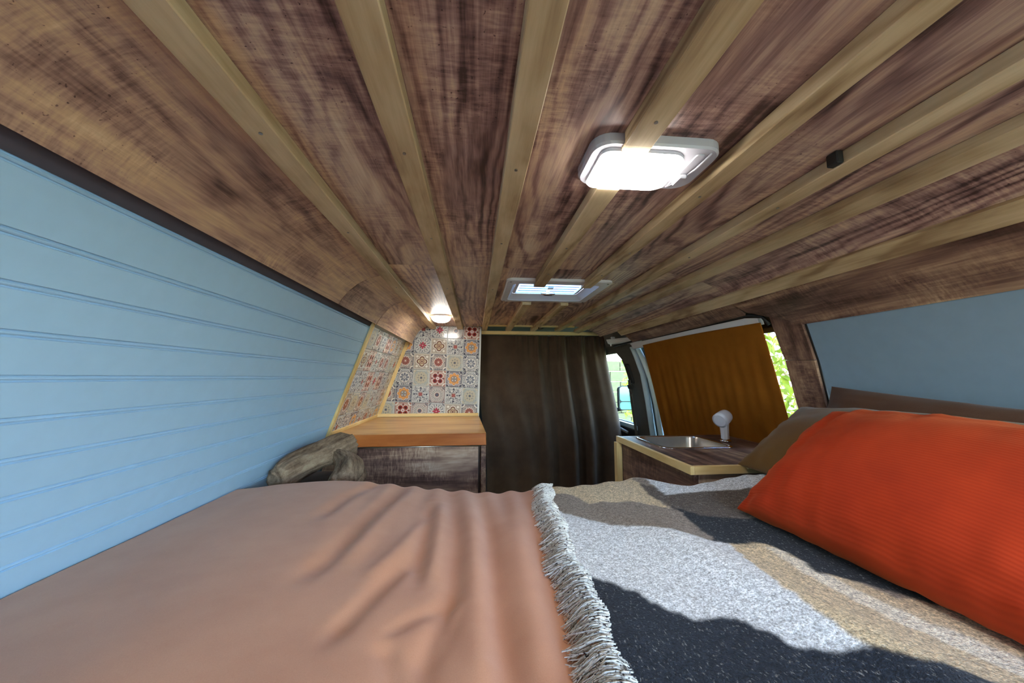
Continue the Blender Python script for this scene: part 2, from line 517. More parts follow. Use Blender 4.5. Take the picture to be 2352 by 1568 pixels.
pale, white, slate, rose, maroon = lin(206, 206, 204), lin(236, 234, 228), lin(98, 102, 116), lin(172, 116, 104), lin(126, 62, 60)
mauve, orange, greyc, beige, navy, taupe, pink = (lin(132, 108, 108), lin(216, 148, 82), lin(160, 164, 168), lin(206, 194, 164),
                                                 lin(62, 66, 84), lin(146, 124, 112), lin(182, 64, 90))
TM = {
 'A': tile_mat('star tile', lin(204, 206, 208), [('speck', greyc, (130, 0.55)), ('tri', slate, (1.62,)), ('tri', white, (1.78,)), ('tri', mauve, (1.84,)),
      ('ring', white, (0.74, 0.80)), ('spoke', 0, (16, 0.55, 0.80, 0.93, 0)), ('spoke', slate, (16, 0.62, 0.88, 0.90, 0)),
      ('petal', white, (8, 0.60, 0.85, 0)), ('petal', maroon, (8, 0.52, 0.92, 0)), ('petal', pink, (4, 0.42, 0.9, 0)), ('disc', white, (0.06,))][:5] +
      [('spoke', slate, (16, 0.62, 0.88, 0.90, 0)), ('petal', white, (8, 0.62, 0.85, 0)), ('petal', maroon, (8, 0.52, 0.92, 0)), ('petal', pink, (4, 0.44, 0.9, 0)), ('disc', white, (0.06,))]),
 'B': tile_mat('quatrefoil tile', lin(188, 178, 166), [('speck', lin(168, 158, 150), (150, 0.5)), ('border', white, (0.90, 0.94)), ('diag', white, (0.62, 0.16)), ('quad', white, (0.38, 0.40)), ('disc', white, (0.52,)),
      ('quad', lin(122, 88, 78), (0.36, 0.32)), ('disc', lin(122, 88, 78), (0.44,)), ('quad', beige, (0.32, 0.20)), ('disc', beige, (0.34,)),
      ('disc', lin(150, 104, 92), (0.30,)), ('disc', beige, (0.2,)), ('disc', lin(122, 80, 74), (0.12,))]),
 'C': tile_mat('snowflake tile', lin(206, 208, 208), [('speck', slate, (150, 0.56)), ('speck', white, (110, 0.62)), ('spoke', navy, (8, 0.3, 0.62, 0.95, 0)), ('quad', navy, (0.78, 0.11)), ('diag', slate, (0.55, 0.12)), ('diag', white, (0.55, 0.06)),
      ('petal', slate, (8, 0.44, 0.5, 0)), ('petal', white, (8, 0.36, 0.5, 0)), ('diag', maroon, (0.12, 0.11)), ('quad', rose, (0.16, 0.10)), ('disc', pink, (0.08,))]),
 'D': tile_mat('rosette tile', lin(186, 176, 170), [('speck', slate, (140, 0.58)), ('border', navy, (0.90, 0.96)), ('corner', white, (0.30, 0.42)), ('corner', slate, (0.12, 0.24)),
      ('petal', white, (12, 0.66, 0.2, 0)), ('petal', rose, (12, 0.58, 0.2, 0)), ('ring', maroon, (0.28, 0.36)), ('spoke', maroon, (12, 0.16, 0.5, 0.94, 0)), ('disc', rose, (0.2,)), ('disc', white, (0.08,))]),
 'E': tile_mat('daisy tile', lin(196, 190, 188), [('speck', mauve, (150, 0.58)), ('corner', slate, (0.26, 0.36)), ('corner', mauve, (0.0, 0.18)), ('border', mauve, (0.92, 0.97)), ('disc', lin(190, 182, 178), (0.80,)),
      ('spoke', white, (18, 0.26, 0.74, 0.62, 0)), ('spoke', navy, (18, 0.36, 0.72, 0.90, 0)), ('disc', slate, (0.24,)), ('ring', rose, (0.22, 0.27))]),
 'F': tile_mat('red flower tile', lin(206, 184, 172), [('border', maroon, (0.90, 0.96)), ('speck', rose, (150, 0.60)), ('corner', white, (0.30, 0.42)), ('corner', rose, (0.1, 0.22)), ('cross', maroon, (0.3, 0.84, 0.045)), ('quad', maroon, (0.74, 0.10)),
      ('diag', white, (0.32, 0.36)), ('diag', lin(154, 62, 52), (0.32, 0.30)), ('diag', lin(78, 22, 26), (0.34, 0.15)), ('petal', white, (8, 0.26, 0.8, 0)), ('disc', pink, (0.08,))]),
 'G': tile_mat('orange mandala tile', lin(176, 170, 176), [('speck', slate, (140, 0.56)), ('border', slate, (0.88, 0.97)), ('corner', white, (0.34, 0.40)), ('cornerspoke', navy, (4, 0.12, 0.36, 0.6)), ('petal', white, (8, 0.84, 0.24, 0)),
      ('petal', orange, (8, 0.78, 0.24, 0)), ('petal', lin(232, 180, 116), (8, 0.62, 0.2, 0)), ('disc', orange, (0.50,)), ('disc', lin(140, 144, 148), (0.40,)), ('diag', white, (0.18, 0.07)), ('quad', orange, (0.26, 0.06))]),
 'H': tile_mat('grey mandala tile', lin(196, 198, 202), [('speck', slate, (150, 0.55)), ('corner', white, (0.46, 0.52)), ('cornerspoke', navy, (4, 0.14, 0.44, 0.55)), ('disc', white, (0.74,)), ('ring', slate, (0.66, 0.72)), ('petal', lin(150, 156, 170), (8, 0.62, 0.3, 0)),
      ('spoke', white, (16, 0.12, 0.62, 0.88, 0)), ('spoke', navy, (8, 0.16, 0.54, 0.965, 0)), ('ring', slate, (0.30, 0.35)), ('disc', white, (0.14,)), ('disc', navy, (0.07,))]),
 'I': tile_mat('beige mandala tile', lin(186, 190, 186), [('speck', lin(160, 166, 166), (150, 0.52)), ('border', white, (0.90, 0.94)), ('corner', beige, (0.24, 0.32)), ('petal', beige, (12, 0.76, 0.2, 0)), ('petal', lin(176, 178, 174), (12, 0.64, 0.2, 0)),
      ('ring', beige, (0.44, 0.52)), ('petal', beige, (8, 0.38, 0.4, 0)), ('diag', slate, (0.3, 0.06)), ('quad', slate, (0.40, 0.06)), ('disc', lin(150, 150, 148), (0.2,)), ('disc', navy, (0.09,))]),
}


# ------------------------------------------------------------------ object helpers
def link(name, me, mat=None, parent=None):
    if mat is not None and not me.materials:
        me.materials.append(mat)
    o = bpy.data.objects.new(name, me)
    COL.objects.link(o)
    if parent is not None:
        o.parent = parent
    return o


def depth_off(parent):
    off = Vector((0, 0, 0))
    p = parent
    while p is not None:
        off += p.location
        p = p.parent
    return off


def build(name, bm, mat, parent=None, smooth=False, at=None):
    """bmesh in van coordinates -> one mesh object; vertices are made relative to the parent chain (and to 'at')"""
    base = depth_off(parent)
    loc = Vector((0, 0, 0))
    if at is not None:
        loc = Vector(at) - base
    bmesh.ops.recalc_face_normals(bm, faces=bm.faces)
    bmesh.ops.translate(bm, vec=-(base + loc), verts=bm.verts)
    me = bpy.data.meshes.new(name)
    bm.to_mesh(me)
    bm.free()
    if smooth:
        for p in me.polygons:
            p.use_smooth = True
    o = link(name, me, mat, parent)
    o.location = loc
    return o


def empty(name, loc):
    o = bpy.data.objects.new(name, None)
    o.empty_display_size = 0.05
    COL.objects.link(o)
    o.location = loc
    return o


def tag(o, label, cat, group=None, kind=None):
    o['label'] = label
    o['category'] = cat
    if group:
        o['group'] = group
    if kind:
        o['kind'] = kind
    return o


def struct(o, label=None, cat=None):
    o['kind'] = 'structure'
    if label:
        o['label'] = label
    if cat:
        o['category'] = cat
    return o


def bm_box(x0, x1, y0, y1, z0, z1, bevel=0.0, seg=1, bm=None):
    new = bmesh.new()
    bmesh.ops.create_cube(new, size=1)
    for v in new.verts:
        v.co = Vector((x0 + (v.co.x + .5) * (x1 - x0), y0 + (v.co.y + .5) * (y1 - y0), z0 + (v.co.z + .5) * (z1 - z0)))
    if bevel:
        bmesh.ops.bevel(new, geom=new.edges[:], offset=bevel, segments=seg, affect='EDGES', profile=0.5)
    return merge(bm, new)


def merge(bm, new):
    if bm is None:
        return new
    me = bpy.data.meshes.new('tmp')
    new.to_mesh(me)
    new.free()
    bm.from_mesh(me)
    bpy.data.meshes.remove(me)
    return bm


def bm_prism(pts, d, bm=None, bevel=0.0):
    """closed polygon (3-D points in order) pushed along vector d"""
    new = bmesh.new()
    a = [new.verts.new(p) for p in pts]
    b = [new.verts.new(Vector(p) + Vector(d)) for p in pts]
    n = len(pts)
    new.faces.new(a)
    new.faces.new(b[::-1])
    for i in range(n):
        new.faces.new((a[i], b[i], b[(i + 1) % n], a[(i + 1) % n]))
    bmesh.ops.recalc_face_normals(new, faces=new.faces)
    if bevel:
        bmesh.ops.bevel(new, geom=new.edges[:], offset=bevel, segments=1, affect='EDGES')
    return merge(bm, new)


def along_y(pts_xz, y0, y1, bm=None, bevel=0.0):
    return bm_prism([(x, y0, z) for x, z in pts_xz], (0, y1 - y0, 0), bm, bevel)


def bm_loops(loops, close_ring=True, cap0=False, cap1=False, bm=None, cyc=False):
    new = bmesh.new()
    vs = [[new.verts.new(p) for p in lp] for lp in loops]
    n = len(loops[0])
    pairs = list(zip(vs[:-1], vs[1:]))
    if cyc:
        pairs.append((vs[-1], vs[0]))
    for a, b in pairs:
        for i in range(n if close_ring else n - 1):
            j = (i + 1) % n
            new.faces.new((a[i], a[j], b[j], b[i]))
    if cap0:
        new.faces.new(vs[0][::-1])
    if cap1:
        new.faces.new(vs[-1])
    return merge(bm, new)


def bm_tube(pts, r, sides=8, bm=None, caps=True):
    pts = [Vector(p) for p in pts]
    rs = r if isinstance(r, (list, tuple)) else [r] * len(pts)
    loops = []
    prev = None
    for i, p in enumerate(pts):
        t = (pts[min(i + 1, len(pts) - 1)] - pts[max(i - 1, 0)]).normalized()
        ref = prev if prev is not None else (Vector((0, 0, 1)) if abs(t.z) < 0.9 else Vector((1, 0, 0)))
        a = (ref - t * ref.dot(t)).normalized()
        prev = a
        b = t.cross(a)
        loops.append([p + (a * math.cos(2 * PI * k / sides) + b * math.sin(2 * PI * k / sides)) * rs[i] for k in range(sides)])
    return bm_loops(loops, True, caps, caps, bm)


def rrect(x0, x1, y0, y1, r, n=6):
    """rounded rectangle outline, counter-clockwise, 4*(n+1) points"""
    out = []
    for cx, cy, a0 in ((x1 - r, y0 + r, -PI / 2), (x1 - r, y1 - r, 0), (x0 + r, y1 - r, PI / 2), (x0 + r, y0 + r, PI)):
        for i in range(n + 1):
            a = a0 + PI / 2 * i / n
            out.append((cx + r * math.cos(a), cy + r * math.sin(a)))
    return out


def grid_mesh(name, P, mat, parent=None, smooth=True, wrap=False, at=None):
    """P: array (rows, cols, 3) in van coordinates"""
    h, w = P.shape[:2]
    base = depth_off(parent)
    loc = (Vector(at) - base) if at is not None else Vector((0, 0, 0))
    V = P.reshape(-1, 3) - np.array(base + loc)
    idx = np.arange(h * w).reshape(h, w)
    F = np.stack([idx[:-1, :-1], idx[:-1, 1:], idx[1:, 1:], idx[1:, :-1]], -1).reshape(-1, 4)
    me = bpy.data.meshes.new(name)
    me.from_pydata(V.tolist(), [], F.tolist())
    me.update()
    if smooth:
        me.polygons.foreach_set('use_smooth', [True] * len(me.polygons))
    o = link(name, me, mat, parent)
    o.location = loc
    return o


def vnoise(x, y, seed=0):
    """smooth value noise on arrays"""
    g = np.random.default_rng(seed).random((64, 64))
    xi, yi = np.floor(x).astype(int), np.floor(y).astype(int)
    fx, fy = x - xi, y - yi
    fx, fy = fx * fx * (3 - 2 * fx), fy * fy * (3 - 2 * fy)
    a = g[xi % 64, yi % 64]; b = g[(xi + 1) % 64, yi % 64]; c = g[xi % 64, (yi + 1) % 64]; d = g[(xi + 1) % 64, (yi + 1) % 64]
    return (a * (1 - fx) + b * fx) * (1 - fy) + (c * (1 - fx) + d * fx) * fy - 0.5


def sstep(a, b, x):
    t = np.clip((x - a) / (b - a), 0, 1)
    return t * t * (3 - 2 * t)


def lx(z, off=0.0):     # face of the left wall
    return -0.617 + 0.355 * z + off


def rx(z, off=0.0):     # face of the right wall
    return 1.10 - 0.30 * z + off


REAR, TILE_Y, FRONT = -0.95, 2.82, 3.95
Z0 = -1.0

# ------------------------------------------------------------------ shell of the van
fl = build('floor', bm_box(-0.95, 1.35, REAR, FRONT, Z0 - 0.03, Z0), M['dark_wood'])
struct(fl)

roof = empty('ceiling', (0, 0, 0.40))
struct(roof)
hx0, hx1, hy0, hy1 = 0.144, 0.512, 1.441, 1.766     # hole of the roof vent
RS = [(-0.78, hx0, REAR, FRONT), (hx1, 1.30, REAR, FRONT), (hx0, hx1, REAR, hy0), (hx0, hx1, hy1, FRONT)]
bm = None
for x0, x1, y0, y1 in RS:
    bm = bm_box(x0, x1, y0, y1, 0.405, 0.425, bm=bm)
build('roof_skin', bm, M['shell'], roof)

ZB, ZP = 0.36, 0.384          # batten face, panel face
bat_x = [(-0.342, -0.298), (-0.139, -0.096), (0.047, 0.087), (0.229, 0.274), (0.424, 0.464), (0.618, 0.660)]
edges = [-0.345, -0.118, 0.067, 0.252, 0.444, 0.640, 0.79]
pan_end = 2.70


def panel(x0, x1, y0, y1):
    g = 0.0007
    return build('ceiling_panel', bm_box(x0 + g, x1 - g, y0 + g, y1 - g, ZP, ZP + 0.009, 0.0006), M['ceiling_wood'], roof)


for i in range(5):
    x0, x1 = edges[i], edges[i + 1]
    seam = [1.27, 1.27, 1.275, 1.27, 1.265][i]
    panel(x0, x1, REAR, seam)
    a, b = max(x0, hx0), min(x1, hx1)
    if b > a + 0.002:
        panel(x0, x1, seam, hy0)
        if x0 < a - 0.002:
            panel(x0, a, hy0, hy1)
        if x1 > b + 0.002:
            panel(b, x1, hy0, hy1)
        panel(x0, x1, hy1, pan_end)
    else:
        panel(x0, x1, seam, pan_end if i > 1 else TILE_Y - 0.005)


def strip_y(name, prof, y0, y1, mat, parent, thick=0.008, end=None):
    """bent sheet following a profile (x,z) from y0 to y1; end = profile at y1"""
    end = end or prof
    L = []
    for pr, y in ((prof, y0), (end, y1)):
        inner, outer = [], []
        for i, (x, z) in enumerate(pr):
            a = Vector(pr[max(i - 1, 0)]); b = Vector(pr[min(i + 1, len(pr) - 1)])
            t = (b - a).normalized()
            nrm = Vector((-t.y, t.x))
            if nrm.y < 0:
                nrm = -nrm
            inner.append((x, y, z)); outer.append((x + nrm.x * thick, y, z + nrm.y * thick))
        L.append(inner + outer[::-1])
    bmx = bm_loops(L, True, False, False)
    # end caps
    n = len(prof)
    bmx.verts.ensure_lookup_table()
    for k in (0, 2 * n):
        for i in range(n - 1):
            bmx.faces.new([bmx.verts[k + i], bmx.verts[k + i + 1], bmx.verts[k + 2 * n - 2 - i], bmx.verts[k + 2 * n - 1 - i]])
    return build(name, bmx, mat, parent)


# right slope panels of the ceiling
for y0, y1 in ((REAR, 1.262), (1.264, 2.66)):
    strip_y('ceiling_panel', [(0.641, ZP), (0.70, 0.380), (0.755, 0.371), (0.776, 0.366)], y0, y1, M['ceiling_wood'], roof)
    strip_y('ceiling_panel', [(0.778, 0.3655), (0.83, 0.350), (0.88, 0.329), (0.920, 0.298)], y0, y1, M['ceiling_wood'], roof)


BAT = []


def batten(x0, x1, y0, y1):
    o = build('batten', bm_box(x0, x1, y0, y1, ZB, ZP - 0.0003, 0.0015), M['pine'], roof)
    BAT.append((x0, x1, y0, y1, o))
    return o


b1 = batten(*bat_x[0], REAR, TILE_Y - 0.012)
b2 = batten(*bat_x[1], REAR, TILE_Y - 0.012)
batten(*bat_x[2], REAR, 2.86)
# fourth batten is interrupted by the lamp and the vent, fifth by the vent
def notched(x0, x1, y0, y1, lip0=0.0, lip1=0.0, lipz=0.3675):
    bmn = bm_box(x0, x1, y0 + lip0, y1 - lip1, ZB, ZP - 0.0003, 0.0015)
    if lip1:
        bmn = bm_box(x0, x1, y1 - lip1 - 0.002, y1, ZB, lipz, 0.001, bm=bmn)
    if lip0:
        bmn = bm_box(x0, x1, y0, y0 + lip0 + 0.002, ZB, lipz, 0.001, bm=bmn)
    o = build('batten', bmn, M['pine'], roof)
    BAT.append((x0, x1, y0, y1, o))
    return o


notched(*bat_x[3], REAR, 0.540, lip1=0.014, lipz=0.3655)
notched(*bat_x[3], 0.660, 1.443, lip1=0.052, lipz=0.371)
notched(*bat_x[3], 1.806, 2.86)
notched(*bat_x[4], REAR, 1.443, lip1=0.052, lipz=0.371)
notched(*bat_x[4], 1.806, 2.86)
batten(*bat_x[5], REAR, 2.86)
# gently sloped batten and the one on the bend
def batten_rot(cx, cz, ang, y1):
    ca, sa = math.cos(ang), math.sin(ang)
    P = []
    for a, b in ((-0.021, 0), (0.021, 0), (0.021, 0.022), (-0.021, 0.022)):
        P.append((cx + a * ca - b * sa, cz + a * sa + b * ca))
    return build('batten', along_y(P, REAR, y1, bevel=0.0012), M['pine'], roof)


batten_rot(0.776, 0.3435, -0.22, 2.80)
batten_rot(0.918, 0.280, -0.80, 2.29)

# tiny screw heads on the battens
def screw(x, y, z=ZB):
    bms = bmesh.new()
    bmesh.ops.create_cone(bms, cap_ends=True, segments=10, radius1=0.0030, radius2=0.0026, depth=0.0016)
    bmesh.ops.translate(bms, vec=(x, y, z - 0.0008), verts=bms.verts)
    host = [b[4] for b in BAT if b[0] < x < b[1] and b[2] < y < b[3]]
    return build('screw', bms, M['screw'], host[0] if host else roof)


for k, (a, b) in enumerate(bat_x):
    for y in (0.18, 0.50 - 0.01 * k if k == 3 else 0.55 + 0.03 * k, 0.93 + 0.02 * k, 1.25 if k in (3, 4) else 1.5, 2.2):
        screw((a + b) / 2, y)

# ---- coves
cl = empty('trim_1', (-0.45, 0, 0.33))
struct(cl)
near_p = [(-0.505, 0.268), (-0.494, 0.288), (-0.470, 0.318), (-0.438, 0.346), (-0.400, 0.367), (-0.346, 0.383)]
far_p = [(-0.468, 0.247), (-0.462, 0.268), (-0.446, 0.302), (-0.424, 0.336), (-0.395, 0.362), (-0.346, 0.383)]
def lerp_p(t):
    return [(a[0] + (b[0] - a[0]) * t, a[1] + (b[1] - a[1]) * t) for a, b in zip(near_p, far_p)]
strip_y('plank', near_p, REAR, 1.399, M['cove_wood'], cl)
strip_y('plank', lerp_p(0.06), 1.401, 1.879, M['cove_wood'], cl, end=lerp_p(0.35))
strip_y('plank', lerp_p(0.39), 1.881, 2.79, M['cove_wood'], cl, end=lerp_p(1.0))
# dark board above the wall, coloured as the shade under the cove
build('shade_board', along_y([(-0.562, 0.220), (-0.555, 0.220), (-0.45, 0.39), (-0.457, 0.394)], REAR, 1.93), M['shade'], cl)

cr = empty('trim_2', (1.0, 0.5, 0.22))
struct(cr)
# right rear cove: bent sheet whose front end is cut in a curve
prof = [(0.934, 0.282), (0.952, 0.262), (0.980, 0.236), (1.010, 0.210), (1.030, 0.190), (1.046, 0.169)]
cut = [1.268, 1.262, 1.245, 1.185, 1.125, 1.095]
L0, L1 = [], []
bmc = bmesh.new()
def off_prof(pr, th):
    o = []
    for i, (x, z) in enumerate(pr):
        a = Vector(pr[max(i - 1, 0)]); b = Vector(pr[min(i + 1, len(pr) - 1)])
        t = (b - a).normalized(); nrm = Vector((-t.y, t.x))
        if nrm.y < 0: nrm = -nrm
        o.append((x + nrm.x * th, z + nrm.y * th))
    return o
op = off_prof(prof, 0.008)
loopA = [(x, REAR, z) for x, z in prof] + [(x, REAR, z) for x, z in op[::-1]]
loopB = [(x, cut[i], z) for i, (x, z) in enumerate(prof)] + [(x, cut[i], z) for i, (x, z) in list(enumerate(op))[::-1]]
bmc = bm_loops([loopA, loopB])
bmc.verts.ensure_lookup_table()
n = len(prof)
for k in (0, 2 * n):
    for i in range(n - 1):
        bmc.faces.new([bmc.verts[k + i], bmc.verts[k + i + 1], bmc.verts[k + 2 * n - 2 - i], bmc.verts[k + 2 * n - 1 - i]])
build('cove_board', bmc, M['cab_wood_y'], cr)
# front cove over the sliding door
strip_y('cove_board', [(0.936, 0.280), (0.956, 0.260), (0.985, 0.238), (1.003, 0.226)], 1.272, 2.27, M['cab_wood_y'], cr,
        end=[(0.936, 0.280), (0.956, 0.260), (0.980, 0.240), (1.000, 0.222)])
# pillar boards behind the sliding door window
def wall_quad(name, corners, mat, parent, off=0.0, th=0.012, bevel=0.0):
    """corners (y,z) on the right wall plane, pushed outwards by th"""
    pts = [(rx(z, off), y, z) for y, z in corners]
    return build(name, bm_prism(pts, (th, 0, th * 0.3), bevel=bevel), mat, parent)

wall_quad('pillar_board', [(1.082, 0.20), (1.199, 0.225), (1.197, 0.078), (1.195, 0.0595), (1.083, 0.0545)], M['trim_wood_z'], cr, -0.006, 0.014, 0.001)
wall_quad('pillar_board', [(1.083, 0.053), (1.195, 0.058), (1.207, -0.068), (1.214, -0.18), (1.224, -0.36), (1.106, -0.36), (1.098, -0.085)], M['trim_wood_z'], cr, -0.006, 0.014, 0.001)
wall_quad('pillar_edge', [(1.074, 0.20), (1.081, 0.20), (1.082, 0.05), (1.097, -0.085), (1.105, -0.36), (1.098, -0.36), (1.090, -0.085), (1.076, 0.05)], M['dark_plastic'], cr, 0.002, 0.01)

# ---- left wall: beaded boards
wl = empty('wall_left', (-0.62, 0.5, 0))
struct(wl)
WY1 = 1.905
z_top = 0.178 + 0.0585
slope = math.hypot(1, 0.355)
du = Vector((0.355 / slope, 0, 1 / slope))        # up along the wall
dn = Vector((1 / slope, 0, -0.355 / slope))       # towards the room
for k in range(14):
    zt = z_top - 0.0585 * k
    zb = zt - 0.0583
    if k == 0:
        zt += 0.016
    H = (zt - zb) * slope
    o = Vector((lx(zb), 0, zb))
    # groove, bead, groove at the top of each board
    prof2 = [(0, -0.009), (0, -0.0006), (0.0006, 0.0), (H - 0.0105, 0.0), (H - 0.0098, -0.0035), (H - 0.0080, -0.0035), (H - 0.0068, -0.0006), (H - 0.0050, 0.0004), (H - 0.0034, -0.0006),
             (H - 0.0022, -0.0035), (H - 0.0004, -0.0035), (H, -0.0006), (H, -0.009)]
    pts = []
    for s, d in prof2:
        p = o + du * s + dn * d
        pts.append((p.x, REAR, p.z))
    build('plank', bm_prism(pts, (0, WY1 - REAR, 0)), M['wall_blue'], wl)
bk = [(lx(Z0, -0.022), Z0), (lx(Z0, -0.0105), Z0), (lx(0.405, -0.0105), 0.405), (lx(0.405, -0.022), 0.405)]
build('wall_backing', along_y(bk, REAR, FRONT), M['shell'], wl)

# ---- right wall behind the bed
wr = build('wall_right', bm_prism([(rx(z), y, z) for y, z in ((REAR, Z0), (1.080, Z0), (1.098, -0.30), (1.081, -0.085), (1.072, 0.05), (1.069, 0.32), (REAR, 0.32))],
                                  (0.02, 0, 0.006)), M['wall_blue_shaded'])
struct(wr)
build('panel_foot', bm_prism([(rx(z, 0.03), y, z) for y, z in ((REAR, Z0), (FRONT, Z0), (FRONT, -0.55), (REAR, -0.55))], (0.02, 0, 0)), M['shell'], wr)
build('panel_top', bm_prism([(rx(z, 0.03), y, z) for y, z in ((REAR, 0.235), (FRONT, 0.235), (FRONT, 0.41), (REAR, 0.41))], (0.02, 0, 0)), M['shell'], wr)

# ---- rear end: unseen left barn door closed, right one left open to light the left wall
d3 = empty('door_3', (-0.25, REAR, -0.3))
struct(d3)
build('door_panel', bm_box(-0.85, 0.24, REAR - 0.05, REAR - 0.01, Z0, 0.42, 0.004), M['body_white'], d3)
build('door_handle', bm_box(0.10, 0.20, REAR - 0.01, REAR + 0.012, -0.2, -0.17, 0.004), M['dark_plastic'], d3)

# ---- cab end: unseen blank wall added to keep the cab dark
wf = build('wall_front', bm_box(-0.95, 1.40, FRONT, FRONT + 0.03, Z0, 0.425), M['dark_plastic'])
struct(wf)

# ------------------------------------------------------------------ sliding door, pillar and cab door on the right
d1 = empty('door_1', (1.14, 1.7, -0.2))
struct(d1)


def wall_ring(outer, inner, off, th, mat, name, parent):
    """outer / inner: (y,z) loops with the same count on the right wall"""
    lo = [(rx(z, off), y, z) for y, z in outer]
    li = [(rx(z, off), y, z) for y, z in inner]
    lo2 = [(rx(z, off + th), y, z) for y, z in outer]
    li2 = [(rx(z, off + th), y, z) for y, z in inner]
    return build(name, bm_loops([lo, li, li2, lo2], cyc=True), mat, parent)


outer = rrect(1.125, 2.29, -0.56, 0.245, 0.06)
inner = rrect(1.185, 2.215, -0.30, 0.170, 0.05)
wall_ring(outer, inner, 0.03, 0.03, M['dark_plastic'], 'door_frame', d1)
wall_ring(rrect(1.175, 2.225, -0.31, 0.180, 0.055), rrect(1.192, 2.208, -0.293, 0.163, 0.045), 0.016, 0.014, M['rubber'], 'window_seal', d1)
# black rubber lip under the front cove, then the pale painted head of the door opening
seal_pts = [(2.62, 0.226), (2.30, 0.229), (1.9, 0.230), (1.5, 0.231), (1.275, 0.231), (1.218, 0.218), (1.198, 0.185)]
build('rubber_seal', bm_tube([(rx(z, -0.026 if y > 1.25 else -0.016), y, z) for y, z in seal_pts], 0.0065, 8), M['rubber'], d1, True)
head_pts = [(2.34, 0.221), (2.0, 0.222), (1.6, 0.223), (1.30, 0.223), (1.240, 0.214)]
head_lo = [(2.34, 0.185), (2.0, 0.187), (1.6, 0.188), (1.30, 0.190), (1.240, 0.192)]
build('door_head', bm_prism([(rx(z, -0.016), y, z) for y, z in head_pts + head_lo[::-1]], (0.02, 0, 0)), M['body_white'], d1)
w1 = build('window_1', bm_prism([(rx(z, 0.035), y, z) for y, z in rrect(1.18, 2.22, -0.305, 0.175, 0.05)], (0.004, 0, 0)), M['glass'])
struct(w1)


def wall_sweep(name, pts, w, off, th, mat, parent):
    """band of width w following (y,z) points on the right wall, rounded towards the room"""
    loops = []
    for i, (y, z) in enumerate(pts):
        a = Vector(pts[max(i - 1, 0)]); b = Vector(pts[min(i + 1, len(pts) - 1)])
        t = (b - a).normalized(); nn = Vector((-t.y, t.x))
        lp = []
        for k in range(7):
            s = -1 + 2 * k / 6
            q = Vector((y, z)) + nn * (w / 2 * s)
            lp.append((rx(q.y, off - th * math.cos(s * PI / 2)), q.x, q.y))
        for s in (1, -1):
            q = Vector((y, z)) + nn * (w / 2 * s)
            lp.append((rx(q.y, off + 0.02), q.x, q.y))
        loops.append(lp)
    return build(name, bm_loops(loops, True, True, True), mat, parent, True)


jA = [(2.40, 0.20), (2.383, 0.133), (2.372, 0.017), (2.425, -0.159), (2.52, -0.408), (2.58, -0.55)]
jB = [(2.335, 0.20), (2.305, 0.11), (2.292, -0.011), (2.325, -0.179), (2.40, -0.386), (2.44, -0.55)]
jC = [(2.365, 0.20), (2.345, 0.12), (2.332, 0.003), (2.375, -0.168), (2.46, -0.398), (2.51, -0.55)]
wall_sweep('door_jamb', jA, 0.052, 0.012, 0.018, M['body_teal'], d1)
wall_sweep('jamb_groove', jC, 0.040, 0.022, 0.004, M['body_deep'], d1)
wall_sweep('door_jamb', jB, 0.040, 0.012, 0.014, M['body_teal'], d1)
wall_sweep('jamb_groove', [(y - 0.045, z) for y, z in jB], 0.03, 0.022, 0.004, M['body_deep'], d1)

pb = empty('trim_3', (1.12, 2.5, 0))
struct(pb)
build('pillar_cover', bm_prism([(rx(z, 0.005), y, z) for y, z in ((2.41, 0.235), (2.90, 0.235), (2.70, 0.19), (2.625, 0.13), (2.60, 0.02), (2.625, -0.108), (2.80, -0.46), (2.86, -0.60), (2.62, -0.60), (2.55, -0.408), (2.45, -0.159), (2.395, 0.017), (2.40, 0.133))],
                                 (0.03, 0, 0)), M['grey_plastic'], pb)
build('belt_anchor', bm_prism([(rx(z, -0.012), y, z) for y, z in rrect(2.515, 2.575, -0.045, 0.095, 0.02, 3)], (0.018, 0, 0), bevel=0.003), M['dark_plastic'], pb)
# pale cant rail beside the curtain end
build('cant_rail', bm_prism([(0.950, 2.62, 0.275), (1.050, 2.275, 0.264), (1.075, 2.275, 0.238), (0.962, 2.62, 0.245)], (0.02, 0.01, -0.006), bevel=0.002), M['body_white'], pb)
build('cant_gusset', bm_prism([(1.015, 2.45, 0.245), (1.07, 2.30, 0.240), (1.085, 2.33, 0.180), (1.065, 2.42, 0.200)], (0.015, 0.01, 0), bevel=0.002), M['body_white'], pb)

belt = empty('seat_belt', (1.12, 2.56, -0.05))
tag(belt, 'dark grey brown seat belt hanging in front of the cab pillar', 'seat belt')
strap = [(-0.02, 2.545), (-0.10, 2.585), (-0.22, 2.64), (-0.36, 2.70), (-0.50, 2.76)]
bmb = bm_loops([[(rx(z, -0.022), y - 0.021, z), (rx(z, -0.022), y + 0.021, z), (rx(z, -0.019), y + 0.021, z), (rx(z, -0.019), y - 0.021, z)] for z, y in strap], True, True, True)
build('webbing', bmb, M['grey_plastic'], belt)
build('buckle', bm_prism([(rx(z, -0.030), y, z) for y, z in rrect(2.530, 2.592, -0.085, -0.055, 0.008, 3)], (0.014, 0, 0), bevel=0.002), M['dark_plastic'], belt)
build('latch_plate', bm_prism([(rx(z, -0.026), y, z) for y, z in rrect(2.548, 2.582, -0.120, -0.085, 0.006, 3)], (0.006, 0, 0)), M['chrome'], belt)

